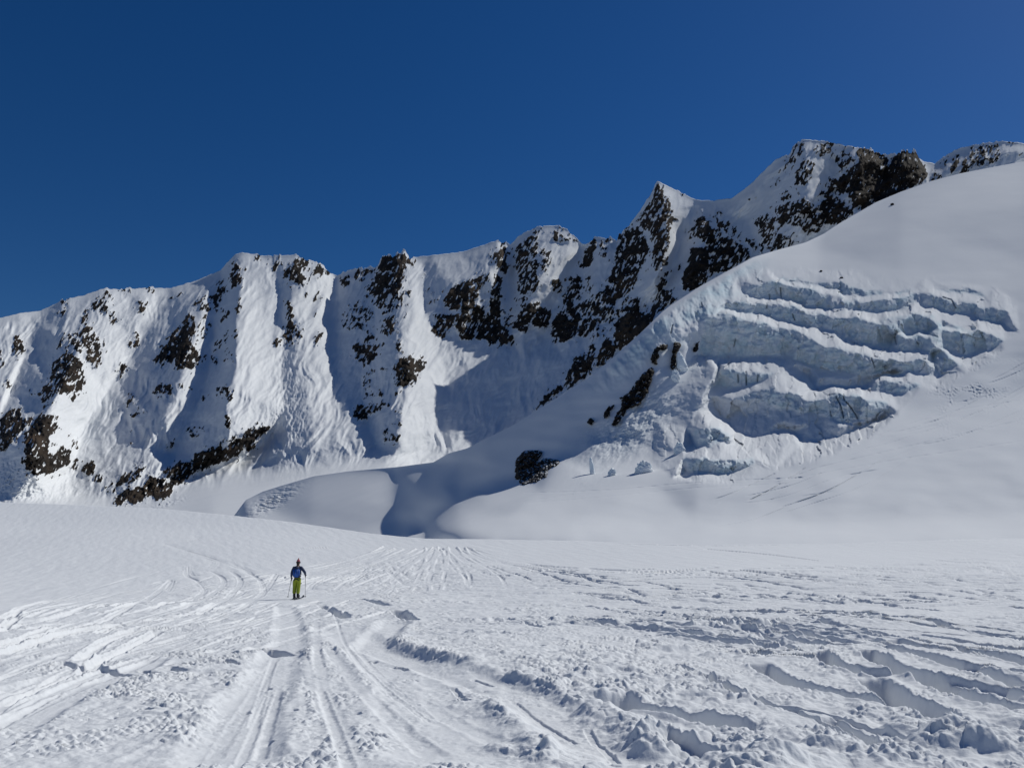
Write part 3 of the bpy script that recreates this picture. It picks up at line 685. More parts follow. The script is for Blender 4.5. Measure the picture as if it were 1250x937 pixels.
    # pale ice band along the shaded edge
    band = sstep(700, 770, UU) * sstep(960, 880, UU) * sstep(2, 10, VV - vtop) * sstep(75, 30, (VV - vtop) + 0.25 * np.abs(UU - 850))
    band2 = band * np.clip(0.62 + 0.8 * fbm(UU / 22, VV / 26, 3, 8), 0, 1)
    D = D - band * (1.6 * fbm((UU - 0.3 * VV) / 14, VV / 22, 3, 9) + 0.3 * fbm(UU / 6, VV / 8, 3, 10))
    # wall roughness: vertical fluting and blocks
    D = D - ic * (1.0 * fbm(UU / 20, VV / 14, 3, 12) + 0.35 * fbm(UU / 6, VV / 7, 3, 13))
    D = D - fall * (1 - ic) * 0.35 * fbm(UU / 16, VV / 12, 3, 14)
    # debris slope below the rocks
    db = np.exp(-(((UU + 0.9 * (VV - 510)) - 785) / 36) ** 2 - ((VV - 525) / 42) ** 2)
    D = D - db * (1.3 * fbm((UU + .6 * VV) / 9, VV / 10, 4, 15) + 0.3 * fbm((UU + .6 * VV) / 3, VV / 3.4, 2, 16))
    # wind texture of the open slopes
    open_ = (1 - np.clip(fall * 2, 0, 1)) * env
    lit = sstep(640, 760, UU)
    D = D - open_ * (0.6 * fbm(UU / 70, VV / 26, 2, 18) + 0.02 * lit * fbm((UU + 1.5 * VV) / 7, VV / 4, 3, 19) * (D / 300))
    # broken snow on the left, where the glacier turns down
    cre = np.exp(-((((UU - 330) + 1.35 * (VV - 612)) / 16) ** 2) - ((VV - 612) / 18) ** 2) * sstep(0, 4, VV - vtop)
    D = D - cre * (5.5 * fbm(UU / 8 + VV / 14, VV / 4, 4, 20, 0.7) + 3 * ridged(UU / 16 + VV / 12, VV / 7, 2, 26))
    # thin tracks on the lit slope
    for k in range(34):
        u0 = RNG.uniform(860, 1240); v0 = np.interp(u0, [860, 1000, 1100, 1250], [600, 560, 510, 440]) + RNG.uniform(0, 55)
        ln = RNG.uniform(40, 170); sl_ = -RNG.uniform(0.12, 0.5)
        t_ = (UU - u0)
        vc = v0 + sl_ * t_ - 0.0012 * t_ * np.abs(t_) + 1.5 * np.sin(t_ / 23 + k)
        g = np.exp(-((VV - vc) / 0.55) ** 2) * sstep(-4, 6, t_) * sstep(ln, ln - 20, t_) * (fall < .05)
        D = D + g * RNG.uniform(0.15, 0.5)
    for (pl, dep) in TRK_DOME:
        p = np.array(pl, float)
        vc = np.interp(UU, p[:, 0], p[:, 1])
        g = np.exp(-((VV - vc) / 0.6) ** 2) * (UU > p[0, 0]) * (UU < p[-1, 0])
        D = D + g * dep * (0.6 + 0.8 * gnoise(UU / 9, VV * 0, 91))
    rough = sstep(0.0, 0.5, fbm(UU / 30, VV / 18, 2, 92)) * np.exp(-((UU - 1190) / 60) ** 2 - ((VV - 480) / 40) ** 2)
    D = D - rough * 0.55 * fbm(UU / 2.6, VV / 2.2, 2, 93)
    # cracks in the ice
    crack = np.zeros(UU.shape)
    for pl in CRACKS:
        p = np.array(pl, float)
        for i in range(len(p) - 1):
            d = p[i + 1] - p[i]; L = d @ d
            t_ = np.clip(((UU - p[i, 0]) * d[0] + (VV - p[i, 1]) * d[1]) / L, 0, 1)
            dd = np.hypot(UU - p[i, 0] - t_ * d[0], VV - p[i, 1] - t_ * d[1])
            crack = np.maximum(crack, np.exp(-(dd / 0.6) ** 2))
    D = D + crack * 1.6
    P = world(UU, VV, D)
    global fdome_D
    fdome_D = D0 + off
    back = [P[0] + np.array([0.0, 1, -0.55]) * k for k in (200, 60, 15, 3)]
    P = np.concatenate([np.stack(back), P], 0)
    ext = lambda a: np.concatenate([np.tile(a[0], (4, 1)), a], 0)
    icea = np.clip(np.maximum(ic * (0.55 + 0.5 * fbm(UU / 12, VV / 9, 3, 22)), band2) + 0.2 * db, 0, 1)
    o = grid_mesh("glacier", P, M_GLAC, dict(ice=ext(icea), crack=ext(crack * 0.8)))
    tag(o, kind='structure')
    return D0

TRK_DOME = [
 ([(640,601),(700,600),(760,597),(830,590),(900,586),(980,583)],0.5),
 ([(640,614),(720,608),(800,600),(850,595),(960,590)],0.3),
 ([(560,642),(600,625),(640,612),(700,603)],0.35),
 ([(700,640),(850,645),(1000,640),(1100,633)],0.1),
 ([(960,584),(1000,570),(1060,556),(1150,535),(1250,512)],0.45),
 ([(940,590),(1020,574),(1100,560),(1180,548),(1250,538)],0.35),
 ([(1040,545),(1100,520),(1170,500),(1250,488)],0.4),
]
CRACKS = [C4((580,440),(620,490),(655,540),(664,565)), C4((505,400),(540,470),(560,560)), C4((770,105),(785,140),(797,178)), C4((560,378),(566,430)),
          C1((955,195),(958,270)), C1((868,245),(872,285)), C1((850,310),(850,350)), C1((1045,395),(1062,440)), C1((610,590),(600,640)),
          C2((785,222),(840,240),(868,290)), C2((620,505),(630,520)), C3((690,210),(695,310)), C3((782,235),(778,285)), C3((630,230),(632,290)),
          C1((130,480),(118,540)), C1((350,310),(358,345)), C2((480,470),(490,520)), C4((460,510),(466,545))]
GD0 = build_glacier()

# ================================================================== FOREGROUND SNOWFIELD
WV = [(560,.0058),(600,.0068),(613,.0073),(636,.0086),(645,.0092),(660,.0107),(680,.0132),(700,.0168),(715,.0212),(731,.0285),(750,.042),(780,.0644),(850,.116),(937,.1807),(1000,.2275)]
_wv = np.array(WV)
_vs = np.arange(560, 1001, 1.0)
_ws = np.interp(_vs, _wv[:, 0], _wv[:, 1])
_k = np.exp(-0.5 * (np.arange(-14, 15) / 5.0) ** 2); _k /= _k.sum()
_ws = np.convolve(np.pad(_ws, 14, mode='reflect', reflect_type='odd'), _k, 'valid')
def fgD(v): return 1 / np.interp(v, _vs, _ws)
CREST = [(-900,606),(-200,609),(0,613),(100,616),(200,622),(280,629),(350,636),(420,644),(480,651),(520,655),(560,656),(700,658),(850,667),(1000,663),(1250,656),(1400,653),(2200,640)]

def ground(u, v):
    return world(u, v, fgD(np.asarray(v, float)))

def build_snowfield():
    ucols = np.concatenate([np.linspace(-900, -16, 60), np.arange(-14, 1265, 1.0), np.linspace(1266, 2150, 60)])
    vrows = np.concatenate([np.arange(0, 48, .5), np.arange(48, 135, .19), np.arange(135, 345, .45), [346.0]]) / 346.0
    vtop = interp(CREST, ucols)
    vtop = vtop + 0.25 * fbm(ucols / 20, ucols * 0, 3, 2)
    UU = np.tile(ucols, (len(vrows), 1))
    VV = vtop + vrows[:, None] * (962 - vtop)
    P = ground(UU, VV)
    X, Y = P[..., 0], P[..., 1]
    h = np.zeros(X.shape)
    dist = np.hypot(X, Y)
    # ---- region masks (where skiers have churned the snow)
    churn_edge = interp([(-900,760),(0,745),(150,720),(250,700),(330,690),(430,672),(540,666),(620,676),(700,690),(800,703),(900,702),(1000,690),(1100,682),(1250,672),(2150,660)], UU)
    e = VV - churn_edge
    churn = sstep(-4, 26, e)
    def blobs(lst):
        m = np.zeros(X.shape)
        for (u, v, ru, rv, a) in lst:
            m = np.maximum(m, a * np.exp(-((UU - u) / ru) ** 2 - ((VV - v) / rv) ** 2))
        return m
    smooth = blobs([(960,815,60,22,.9),(1010,838,90,12,.8),(560,800,50,14,.5),(430,860,60,60,.55),(300,890,35,60,.7),(520,900,60,40,.5),(40,850,60,35,.9),(120,910,80,40,.45),
                    (1140,805,130,50,.85),(640,880,40,22,.6),(700,910,45,25,.7),(940,880,90,12,.7),(1100,742,90,5,.8),(60,790,90,14,.7),(330,780,22,60,.5)])
    rough = churn * (1 - smooth)
    rightside = sstep(430, 640, UU)
    # ---- general undulation
    h += 0.12 * fbm(X / 9, Y / 9, 3, 101) * churn * sstep(4, 14, dist)
    h += 0.35 * fbm(X / 40, Y / 40, 2, 102) * sstep(30, 70, dist)
    # ---- churned lumps
    amp = (0.018 + 0.016 * rightside) * (1 + np.clip(dist - 10, 0, 60) / 28)
    sx_ = 1 + 3.0 * sstep(12, 26, dist) * rightside
    patch = sstep(-0.25, 0.45, fbm(X / 2.2, Y / 2.8, 3, 111))
    wd, wvv = worley(X / 0.34 + 0.35 * fbm(X / .3, Y / .3, 2, 7), Y / 0.34, 112)
    lump = np.clip(0.75 - wd, 0, 1) * (wvv > 0.45) * (0.4 + wvv)
    wd2, wv2 = worley(X / 0.15 + 0.3 * gnoise(X / .13, Y / .13, 8), Y / 0.15, 113)
    lump2 = np.clip(0.7 - wd2, 0, 1) * (wv2 > 0.5)
    h += rough * amp * (1.0 * fbm(X / (0.9 * sx_), Y / 0.9, 3, 114) + patch * sstep(45, 14, dist) * (1.7 * lump + 1.3 * lump2) + 0.5 * fbm(X / (0.22 * sx_), Y / 0.22, 3, 115) * (0.35 + patch))
    h += churn * 0.012 * fbm(X / 0.3, Y / 0.5, 3, 116)
    wd3, wv3 = worley(X / 0.075 + 0.3 * gnoise(X / .06, Y / .06, 8), Y / 0.075, 118)
    crumb = sstep(-0.3, 0.45, fbm(X / 0.8 + 9, Y / 1.1, 3, 119)) * sstep(26, 13, dist) * (1 - 0.45 * smooth)
    h += churn * crumb * (0.055 * np.clip(0.62 - wd3, 0, 1) * (wv3 > .35) + 0.006 * fbm(X / 0.05, Y / 0.06, 2, 120)) + 0.010 * churn * sstep(34, 18, dist) * fbm(X / 0.16, Y / 0.2, 3, 121)
    h += (1 - churn) * 0.02 * fbm((X + .4 * Y) / 0.9, Y / 3.5, 3, 117)
    h_rough = h; h = np.zeros(X.shape)
    # ---- ski tracks
    carve = np.zeros(X.shape)
    def segdist(poly, reach, jit=0.0, seed=0):
        """distance and signed side of a ground polyline given in photograph pixels"""
        g = ground(np.array([p[0] for p in poly]), np.array([p[1] for p in poly]))[:, :2]
        q = []
        n = len(g)
        for i in range(n - 1):                      # smooth the trace (Catmull-Rom)
            p0, p1, p2, p3 = g[max(i - 1, 0)], g[i], g[i + 1], g[min(i + 2, n - 1)]
            for t in np.linspace(0, 1, 5, endpoint=False):
                q.append(0.5 * ((2 * p1) + (-p0 + p2) * t + (2 * p0 - 5 * p1 + 4 * p2 - p3) * t * t + (-p0 + 3 * p1 - 3 * p2 + p3) * t ** 3))
        q.append(g[-1]); q = np.array(q)
        return q
    us0 = ucols
    def apply(poly, half, depth, berm=0.3, wall=0.25, wob=0.25, seed=0, ends=True):
        q = segdist(poly, 0)
        reach = half * 2.2 + 0.1
        # bounding window in index space
        pu = np.array([p[0] for p in poly]); pv = np.array([p[1] for p in poly])
        dmin = fgD(max(pv))
        mar = reach * F / dmin + 6
        c0, c1 = np.searchsorted(us0, pu.min() - mar), np.searchsorted(us0, pu.max() + mar)
        mid = np.clip((c0 + c1) // 2, 0, len(us0) - 1)
        cols = np.clip([c0, mid, c1 - 1], 0, len(us0) - 1)
        rows = np.where(((VV[:, cols] > pv.min() - mar * .5 - 4) & (VV[:, cols] < pv.max() + mar * .7 + 4)).any(1))[0]
        if c1 <= c0 or len(rows) == 0: return
        r0, r1 = rows[0], rows[-1] + 1
        x = X[r0:r1, c0:c1]; y = Y[r0:r1, c0:c1]
        best = np.full(x.shape, 1e9); along = np.zeros(x.shape); acc = 0.0
        qu = CX + F * q[:, 0] / np.maximum(q[:, 1], .5)
        for i in range(len(q) - 1):
            d = q[i + 1] - q[i]; L = d @ d
            if L < 1e-9: continue
            mm = reach * F / max(min(q[i, 1], q[i + 1, 1]), 3.0) + 14 + 0.04 * abs(qu[i] - CX)
            k0 = min(max(np.searchsorted(us0, min(qu[i], qu[i + 1]) - mm) - c0, 0), x.shape[1]); k1 = min(max(np.searchsorted(us0, max(qu[i], qu[i + 1]) + mm) - c0, 0), x.shape[1])
            if k1 > k0:
                xs = x[:, k0:k1]; ys = y[:, k0:k1]
                t = np.clip(((xs - q[i, 0]) * d[0] + (ys - q[i, 1]) * d[1]) / L, 0, 1)
                dd = np.hypot(xs - q[i, 0] - t * d[0], ys - q[i, 1] - t * d[1])
                m = dd < best[:, k0:k1]
                best[:, k0:k1] = np.where(m, dd, best[:, k0:k1]); along[:, k0:k1] = np.where(m, acc + t * math.sqrt(L), along[:, k0:k1])
            acc += math.sqrt(L)
        best = np.minimum(best, 50.0)
        best = best + wob * half * (fbm(x / (half * 2.5), y / (half * 2.5), 2, seed + 5) + 0.5 * gnoise(x / (half * .7), y / (half * .7), seed + 9))
        endf = sstep(0, half * 1.5, along) * sstep(acc, acc - half * 1.5, along) if ends else 1.0
        endf = endf * np.clip(0.9 + 0.18 * gnoise(along / 1.7, along * 0 + seed, seed), 0.2, 1.2)
        gap_ = (0.0008 * F / 981.0) * np.clip(y, 4, 80) ** 2 * 0.16
        wl_ = np.maximum(half * wall, gap_)
        prof = -sstep(half + wl_, half - wl_, best)
        bm = np.exp(-((best - half * 1.35) / (half * 0.3)) ** 2) * berm * np.clip(0.8 + 0.6 * fbm(x / 0.25, y / 0.25, 2, seed + 3), 0, 2)
        h[r0:r1, c0:c1] += depth * endf * (prof + bm)
        carve[r0:r1, c0:c1] = np.maximum(carve[r0:r1, c0:c1], sstep(half * 1.3, half * .7, best) * endf)
    A = lambda *p: [(800 + x / 2.778, 620 + y / 2.778) for x, y in p]       # right crop
    B = lambda *p: [(400 + x / 2.778, 620 + y / 2.778) for x, y in p]       # centre crop
    L = lambda *p: [(x / 2.5, 580 + y / 2.5) for x, y in p]                 # left crop
    # deep straight ruts on the right; the wall that faces the camera is the far one
    deep = [
     (A((350,520),(400,568),(500,608),(660,633),(800,660),(880,668)),.13,.20),
     (A((550,488),(620,540),(720,566),(800,578)),.12,.20),
     (A((700,475),(760,522),(830,556),(950,590),(1100,618),(1260,655)),.14,.22),
     (A((740,448),(850,482),(1000,538),(1130,575),(1270,612)),.16,.24),
     (A((800,436),(900,458),(1100,492),(1270,534)),.13,.18),
     (A((875,420),(1000,438),(1270,482)),.13,.15),
     (A((1050,410),(1150,426),(1270,445)),.13,.15),
     (A((720,370),(850,384),(950,392),(985,404)),.12,.13),
     (A((515,350),(600,360),(690,371)),.12,.11),
     (A((490,408),(600,433),(690,438)),.14,.14),
     (A((355,420),(420,442),(475,462)),.09,.13),
     (A((1000,269),(1125,272)),.14,.13),(A((1160,274),(1270,279)),.14,.13),
     (A((725,580),(800,632),(900,664),(960,706),(1010,732),(1110,736)),.15,.22),
     (A((900,575),(1000,622),(1150,664),(1270,696)),.13,.19),
     (A((580,708),(680,755),(760,810),(860,838)),.06,.09),
     (A((440,675),(560,720),(700,800),(830,828)),.045,.06),
     (A((160,565),(240,612),(420,668),(600,700),(860,792)),.05,.06),
     (A((60,530),(160,570),(260,625)),.04,.05),
     (A((-160,640),(-60,680),(100,706),(250,732),(380,740)),.17,.26),
     (A((-20,780),(100,820),(200,850)),.12,.14),
     (A((860,290),(1000,300)),.12,.10),(A((690,425),(760,440)),.1,.1),
     (B((900,270),(1020,280),(1080,300)),.12,.12),(B((780,350),(870,370),(1000,385)),.12,.12),(B((880,295),(990,310),(1100,318)),.12,.10),
     (B((240,350),(280,380)),.16,.16),(B((0,345),(60,372)),.14,.14),(B((110,316),(180,330)),.12,.1),
     (B((590,378),(660,390),(720,402)),.1,.09),(B((630,640),(660,662),(700,694),(760,732),(840,772)),.03,.018),(B((880,735),(905,770),(930,786),(990,850)),.03,.018),
     (B((490,566),(560,590)),.03,.03),(B((425,600),(460,640)),.03,.03),
     (L((170,572),(260,584),(380,604),(480,608)),.09,.10),(L((500,580),(600,578)),.07,.08),(L((780,535),(810,528),(870,545)),.16,.14),(L((500,590),(560,600)),.08,.08),
     (L((980,400),(1060,432)),.12,.11),(L((1100,385),(1190,400)),.12,.10),(L((1205,415),(1225,432),(1260,446)),.15,.15),
    ]
    for i, (pl, hw, dp) in enumerate(deep): apply(pl, hw * 1.1, dp, 0.10, 0.22, 0.07, i * 7)
    # old lanes pressed flat by many skis
    lanes = [
     (L((870,400),(885,480),(830,600),(750,720),(680,900)),.30,.05),
     (B((1010,890),(850,745),(600,612),(400,540),(200,482),(160,452),(230,384)),.34,.07),
     (B((450,890),(380,700),(300,560),(150,470),(40,400)),.5,.05),
     (L((0,785),(150,705),(280,645),(390,605),(480,560)),.2,.035),(L((0,665),(160,622),(260,602)),.18,.03),
     (L((0,700),(120,650),(240,600),(300,590)),.1,.05),
    ]
    for i, (pl, hw, dp) in enumerate(lanes): apply(pl, hw, dp, 0.3, 0.45, 0.15, 300 + i * 7)
    # light pairs of ski tracks, traced
    pairs = [
     L((0,470),(100,412),(300,372),(420,352),(560,330)),L((0,440),(60,405),(120,385),(240,370),(430,346)),L((45,430),(60,400),(150,380)),L((0,545),(150,500),(300,462),(500,432),(640,400),(740,350)),
     L((0,520),(200,470),(330,430),(480,350),(520,320),(505,350)),L((500,208),(560,226),(640,250),(740,282),(760,300)),L((565,275),(566,305),(600,322),(620,348),(590,372)),
     L((575,270),(580,300),(608,305)),L((640,290),(672,310),(678,330),(640,362),(560,400)),L((620,250),(655,262),(640,282)),L((720,262),(740,285),(790,320),(800,350)),L((700,290),(730,320),(700,360),(600,420)),
     L((830,228),(900,220),(1000,215)),L((940,345),(960,325),(1050,290),(1150,240)),L((780,330),(850,310),(880,318)),L((930,300),(1000,275),(1060,262)),L((600,180),(590,195),(500,210)),
     L((660,420),(740,400),(820,330),(840,300)),L((300,480),(420,440),(560,420),(700,400)),L((240,560),(320,500),(420,470),(520,460)),L((260,600),(300,560),(380,520),(480,470)),
     L((1000,300),(1080,285),(1180,250)),L((1150,265),(1180,290),(1230,330)),L((1190,260),(1215,290),(1250,315)),L((1100,260),(1120,280),(1060,330)),
    ]
    for i, pl in enumerate(pairs):
        for k, du in ((0, 0), (1, 3.2)):
            apply([(u + du, v + k * 0.9) for u, v in pl], 0.10, 0.05, 0.45, 0.35, 0.15, 500 + i * 11 + k)
    # fan of older tracks running into the hollow and across the plateau
    for i in range(48):
        t_ = RNG.uniform(0, 1)
        u0 = 470 + 110 * t_ + RNG.uniform(-12, 12); v0 = RNG.uniform(664, 676)
        u1 = 215 + 560 * t_ ** 1.2 + RNG.uniform(-25, 25); v1 = 728 - 22 * t_ + RNG.uniform(-12, 8)
        bow = RNG.uniform(-14, 14)
        pl = [(u0 + (u1 - u0) * (k / 5) ** 1.3 + bow * math.sin(k / 5 * math.pi * RNG.uniform(.8, 1.3)), v0 + (v1 - v0) * (k / 5)) for k in range(6)]
        apply(pl, 0.12, RNG.uniform(.012, .034), 0.5, 0.4, 0.15, 800 + i * 5)
    for i in range(170):
        u0 = RNG.uniform(640, 1240); top = interp([(640,688),(800,703),(1000,692),(1250,674)], u0)
        v0 = top + RNG.uniform(0, 1) ** 1.6 * 75; ln = RNG.uniform(25, 150) * (0.6 + (v0 - 680) / 120)
        sl_ = RNG.uniform(-0.05, 0.14)
        apply([(u0, v0), (u0 + ln * .5, v0 + ln * .5 * sl_ + RNG.uniform(-1, 1)), (u0 + ln, v0 + ln * sl_)], RNG.uniform(.12, .24), RNG.uniform(.09, .2), 0.3, 0.3, 0.3, 1200 + i * 5)
    for i in range(40):
        u0 = RNG.uniform(-20, 330); v0 = RNG.uniform(735, 800)
        ln = RNG.uniform(40, 190); sl_ = -RNG.uniform(0.18, 0.36)
        apply([(u0, v0), (u0 + ln * .5, v0 + ln * .5 * sl_ - 2), (u0 + ln, v0 + ln * sl_)], 0.09, RNG.uniform(.012, .03), 0.3, 0.35, 0.2, 1700 + i * 5)
    for i in range(26):                                   # short nicks and pole holes
        u0 = RNG.uniform(120, 700); v0 = RNG.uniform(745, 900)
        apply([(u0, v0), (u0 + RNG.uniform(6, 26), v0 + RNG.uniform(-2, 5))], 0.05, RNG.uniform(.03, .07), 0.2, 0.3, 0.4, 2100 + i * 5)
    for i in range(16):                                   # the packed trail up to the tourer
        t_ = RNG.uniform(0, 1); u0 = 250 + 470 * t_ + RNG.uniform(-70, 70); v0 = 960
        u1 = 345 + 60 * t_ + RNG.uniform(-14, 14); v1 = RNG.uniform(738, 775)
        b_ = RNG.uniform(-16, 16)
        pl = [(u0 + (u1 - u0) * (1 - (1 - k / 5) ** 1.5) + b_ * math.sin(math.pi * k / 5), v0 + (v1 - v0) * (k / 5)) for k in range(6)]
        c_ = RNG.integers(0, 3)
        apply(pl[c_:c_ + RNG.integers(3, 5)], RNG.uniform(.03, .1), RNG.uniform(.004, .012), 0.3, 0.5, 0.25, 3000 + i * 5)
    for i in range(18):                                   # long runs coming in from the left edge
        v0 = RNG.uniform(745, 930); u1 = RNG.uniform(280, 470); v1 = 700 + (v0 - 745) * .25 + RNG.uniform(-8, 14)
        m = RNG.uniform(-10, 10)
        pl = [(-20 + (u1 + 20) * k / 4, v0 + (v1 - v0) * (k / 4) ** .85 + m * math.sin(math.pi * k / 4)) for k in range(5)]
        c_ = RNG.integers(0, 2)
        apply(pl[c_:], RNG.uniform(.05, .11), RNG.uniform(.008, .024), 0.25, 0.35, 0.15, 3500 + i * 5)
    for i in range(44):                                   # and from the right edge
        v0 = RNG.uniform(690, 850); u1 = RNG.uniform(640, 1000); v1 = 688 + (v0 - 690) * .55 + RNG.uniform(-4, 10)
        pl = [(1270 + (u1 - 1270) * k / 4, v0 + (v1 - v0) * (k / 4) ** .9 + RNG.uniform(-1.5, 1.5)) for k in range(5)]
        c_ = RNG.integers(0, 3)
        apply(pl[c_:c_ + RNG.integers(2, 5)], RNG.uniform(.08, .16), RNG.uniform(.04, .13), 0.3, 0.3, 0.15, 3800 + i * 5)
    # thin crossing tracks in the smooth hollow
    for i, pl in enumerate([[(700,659),(850,667.5),(1000,664),(1130,659.5),(1260,657)], [(860,673),(930,679),(1000,686)], [(1050,667),(1150,662),(1260,660)], [(1080,670),(1260,664)]]):
        apply(pl, 0.22, 0.02 if i else 0.12, 0.4, 0.4, 0.2, 2500 + i * 7)
    # thrown-up heaps of broken blocks
    heaps = [A((900,740),(960,775),(1010,800)),A((1090,790),(1180,800),(1260,805)),A((420,850),(520,838),(630,838)),A((30,800),(120,800),(230,835),(330,870)),A((500,775),(590,795)),A((690,815),(770,835)),
             A((720,680),(800,700)),A((840,850),(920,860)),B((600,800),(720,800),(850,860)),B((240,440),(300,470),(480,520)),B((480,650),(560,690)),B((930,600),(1000,630)),B((900,700),(1000,740),(1150,800)),
             B((830,590),(900,560)),B((1110,470),(1180,470)),B((260,570),(280,720)),L((690,520),(740,530)),L((500,800),(560,800)),A((240,350),(310,370)),A((0,460),(70,470)),A((690,490),(800,520)),A((1210,690),(1260,720))]
    hs = [.20,.24,.14,.22,.09,.09,.10,.10,.10,.12,.06,.12,.14,.08,.10,.05,.06,.05,.10,.12,.08,.14]
    for pl, hh in zip(heaps, hs):
        q = segdist(pl, 0)
        best = np.full(X.shape, 1e9)
        vlo = min(p[1] for p in pl) - 40; vhi = max(p[1] for p in pl) + 50; ulo = min(p[0] for p in pl) - 70; uhi = max(p[0] for p in pl) + 70
        c0, c1 = np.searchsorted(us0, ulo), np.searchsorted(us0, uhi)
        rr = np.where(((VV[:, c0:c1] > vlo) & (VV[:, c0:c1] < vhi)).any(1))[0]; r0, r1 = rr[0], rr[-1] + 1
        x = X[r0:r1, c0:c1]; y = Y[r0:r1, c0:c1]; best = np.full(x.shape, 1e9)
        for i in range(len(q) - 1):
            d = q[i + 1] - q[i]; LL = max(d @ d, 1e-9)
            t = np.clip(((x - q[i, 0]) * d[0] + (y - q[i, 1]) * d[1]) / LL, 0, 1)
            best = np.minimum(best, np.hypot(x - q[i, 0] - t * d[0], y - q[i, 1] - t * d[1]))
        wdt = 0.16 + hh * 0.9
        best = best + 0.10 * fbm(x / .35, y / .35, 3, 150)
        d1, v1 = worley(x / (0.10 + hh * .7), y / (0.10 + hh * .7), 151)
        d2, v2 = worley(x / .09, y / .09, 152)
        m = sstep(wdt * 1.3, wdt * .45, best)
        h[r0:r1, c0:c1] += m * hh * 0.46 * (0.5 + 0.45 * np.sqrt(np.clip(1 - (d1 / .8) ** 2, 0, 1)) * (.4 + .8 * v1) + 0.22 * np.clip(.7 - d2, 0, 1) + .15 * fbm(x / .12, y / .12, 3, 153))
    h += h_rough * (1 - 0.75 * carve)
    pg = ground(361.5, 731.0)
    h *= 1 - 0.92 * np.exp(-((X - pg[0] + 0.5) / 2.6) ** 2 - ((Y - pg[1] + 0.3) / 3.6) ** 2)   # firm, level snow where the tourer stands
    P = P.copy(); P[..., 2] += h
    back = np.stack([P[0] + np.array([0, 1, -0.28]) * k for k in (160, 60, 20, 5)])
    P = np.concatenate([back, P], 0)
    # the sheet goes on under and behind the camera
    near = np.stack([P[-1] * np.array([1, 0, 0]) * (1 + 0.25 * k) + np.array([0, P[-1][:, 1].mean() - 4.0 * k, 0.0]) + np.stack([0 * ucols, 0 * ucols, P[-1][:, 2] * 0 - 0.02 + 0.02 * k], -1) for k in (1, 3, 8, 20)])
    P = np.concatenate([P, near], 0)
    global FGX, FGY, FGZ
    FGX, FGY, FGZ = P[4:-4, :, 0], P[4:-4, :, 1], P[4:-4, :, 2]
    o = grid_mesh("snowfield", P, M_FIELD)
    tag(o, kind='structure')

build_snowfield()

# far snow-covered ground, one sheet out to the horizon
gx = np.linspace(-9000, 9000, 41)
GX, GY = np.meshgrid(gx, gx[::-1] + 3000)
GZ = -60 - 25 * fbm(GX / 2500, GY / 2500, 3, 5)
grid_mesh("ground", np.stack([GX, GY, GZ], -1), snow_material("far_snow", [(0.05, 0.5, 0.2)]))
bpy.data.objects["ground"]['kind'] = 'structure'

# ================================================================== helpers for separate things
def empty(name, loc, rz=0.0):
    o = bpy.data.objects.new(name, None); COL.objects.link(o)
    o.location = loc; o.rotation_euler = (0, 0, rz); o.empty_display_size = 0.3
    return o

def link_mesh(name, me, m, parent=None, smooth=True):
    if m: me.materials.append(m)
    if smooth: me.polygons.foreach_set('use_smooth', np.ones(len(me.polygons), bool))
    o = bpy.data.objects.new(name, me); COL.objects.link(o)
    if parent: o.parent = parent
    return o

def from_bm(name, bm, m, parent=None, smooth=True):
    me = bpy.data.meshes.new(name)
    bmesh.ops.recalc_face_normals(bm, faces=bm.faces)
    bm.to_mesh(me); bm.free()
    return link_mesh(name, me, m, parent, smooth)

def skin(name, chains, m, parent=None, sub=2):
    """chains: lists of (x,y,z,rx,ry) joined where points coincide; the first point is the root"""
    key, vs, rs, es = {}, [], [], []
    for ch in chains:
        prev = None
        for p in ch:
            k = tuple(round(c, 4) for c in p[:3])
            if k not in key:
                key[k] = len(vs); vs.append(p[:3]); rs.append((p[3], p[4] if len(p) > 4 else p[3]))
            if prev is not None and prev != key[k]: es.append((prev, key[k]))
            prev = key[k]
    me = bpy.data.meshes.new(name); me.from_pydata(vs, es, [])
    o = bpy.data.objects.new(name, me); COL.objects.link(o)
    md = o.modifiers.new('skin', 'SKIN'); md.use_smooth_shade = True
    for i, sv in enumerate(me.skin_vertices[0].data):
        sv.radius = rs[i]; sv.use_root = (i == 0)
    sb = o.modifiers.new('sub', 'SUBSURF'); sb.levels = sub; sb.render_levels = sub
    dg = bpy.context.evaluated_depsgraph_get()
    em = bpy.data.meshes.new_from_object(o.evaluated_get(dg))
    bpy.data.objects.remove(o)
    em.name = name
    em.materials.clear()
    return link_mesh(name, em, m, parent)

def tube(bm, a, b, r0, r1=None, seg=10):
    a, b = Vector(a), Vector(b); r1 = r0 if r1 is None else r1
    d = b - a
    q = d.to_track_quat('Z', 'Y').to_matrix().to_4x4()
    mt = Matrix.Translation((a + b) / 2) @ q
    bmesh.ops.create_cone(bm, cap_ends=True, segments=seg, radius1=r0, radius2=r1, depth=d.length, matrix=mt)

def ground_z(x, y):
    i = np.argmin((FGX - x) ** 2 + (FGY - y) ** 2)
    return float(FGZ.reshape(-1)[i])

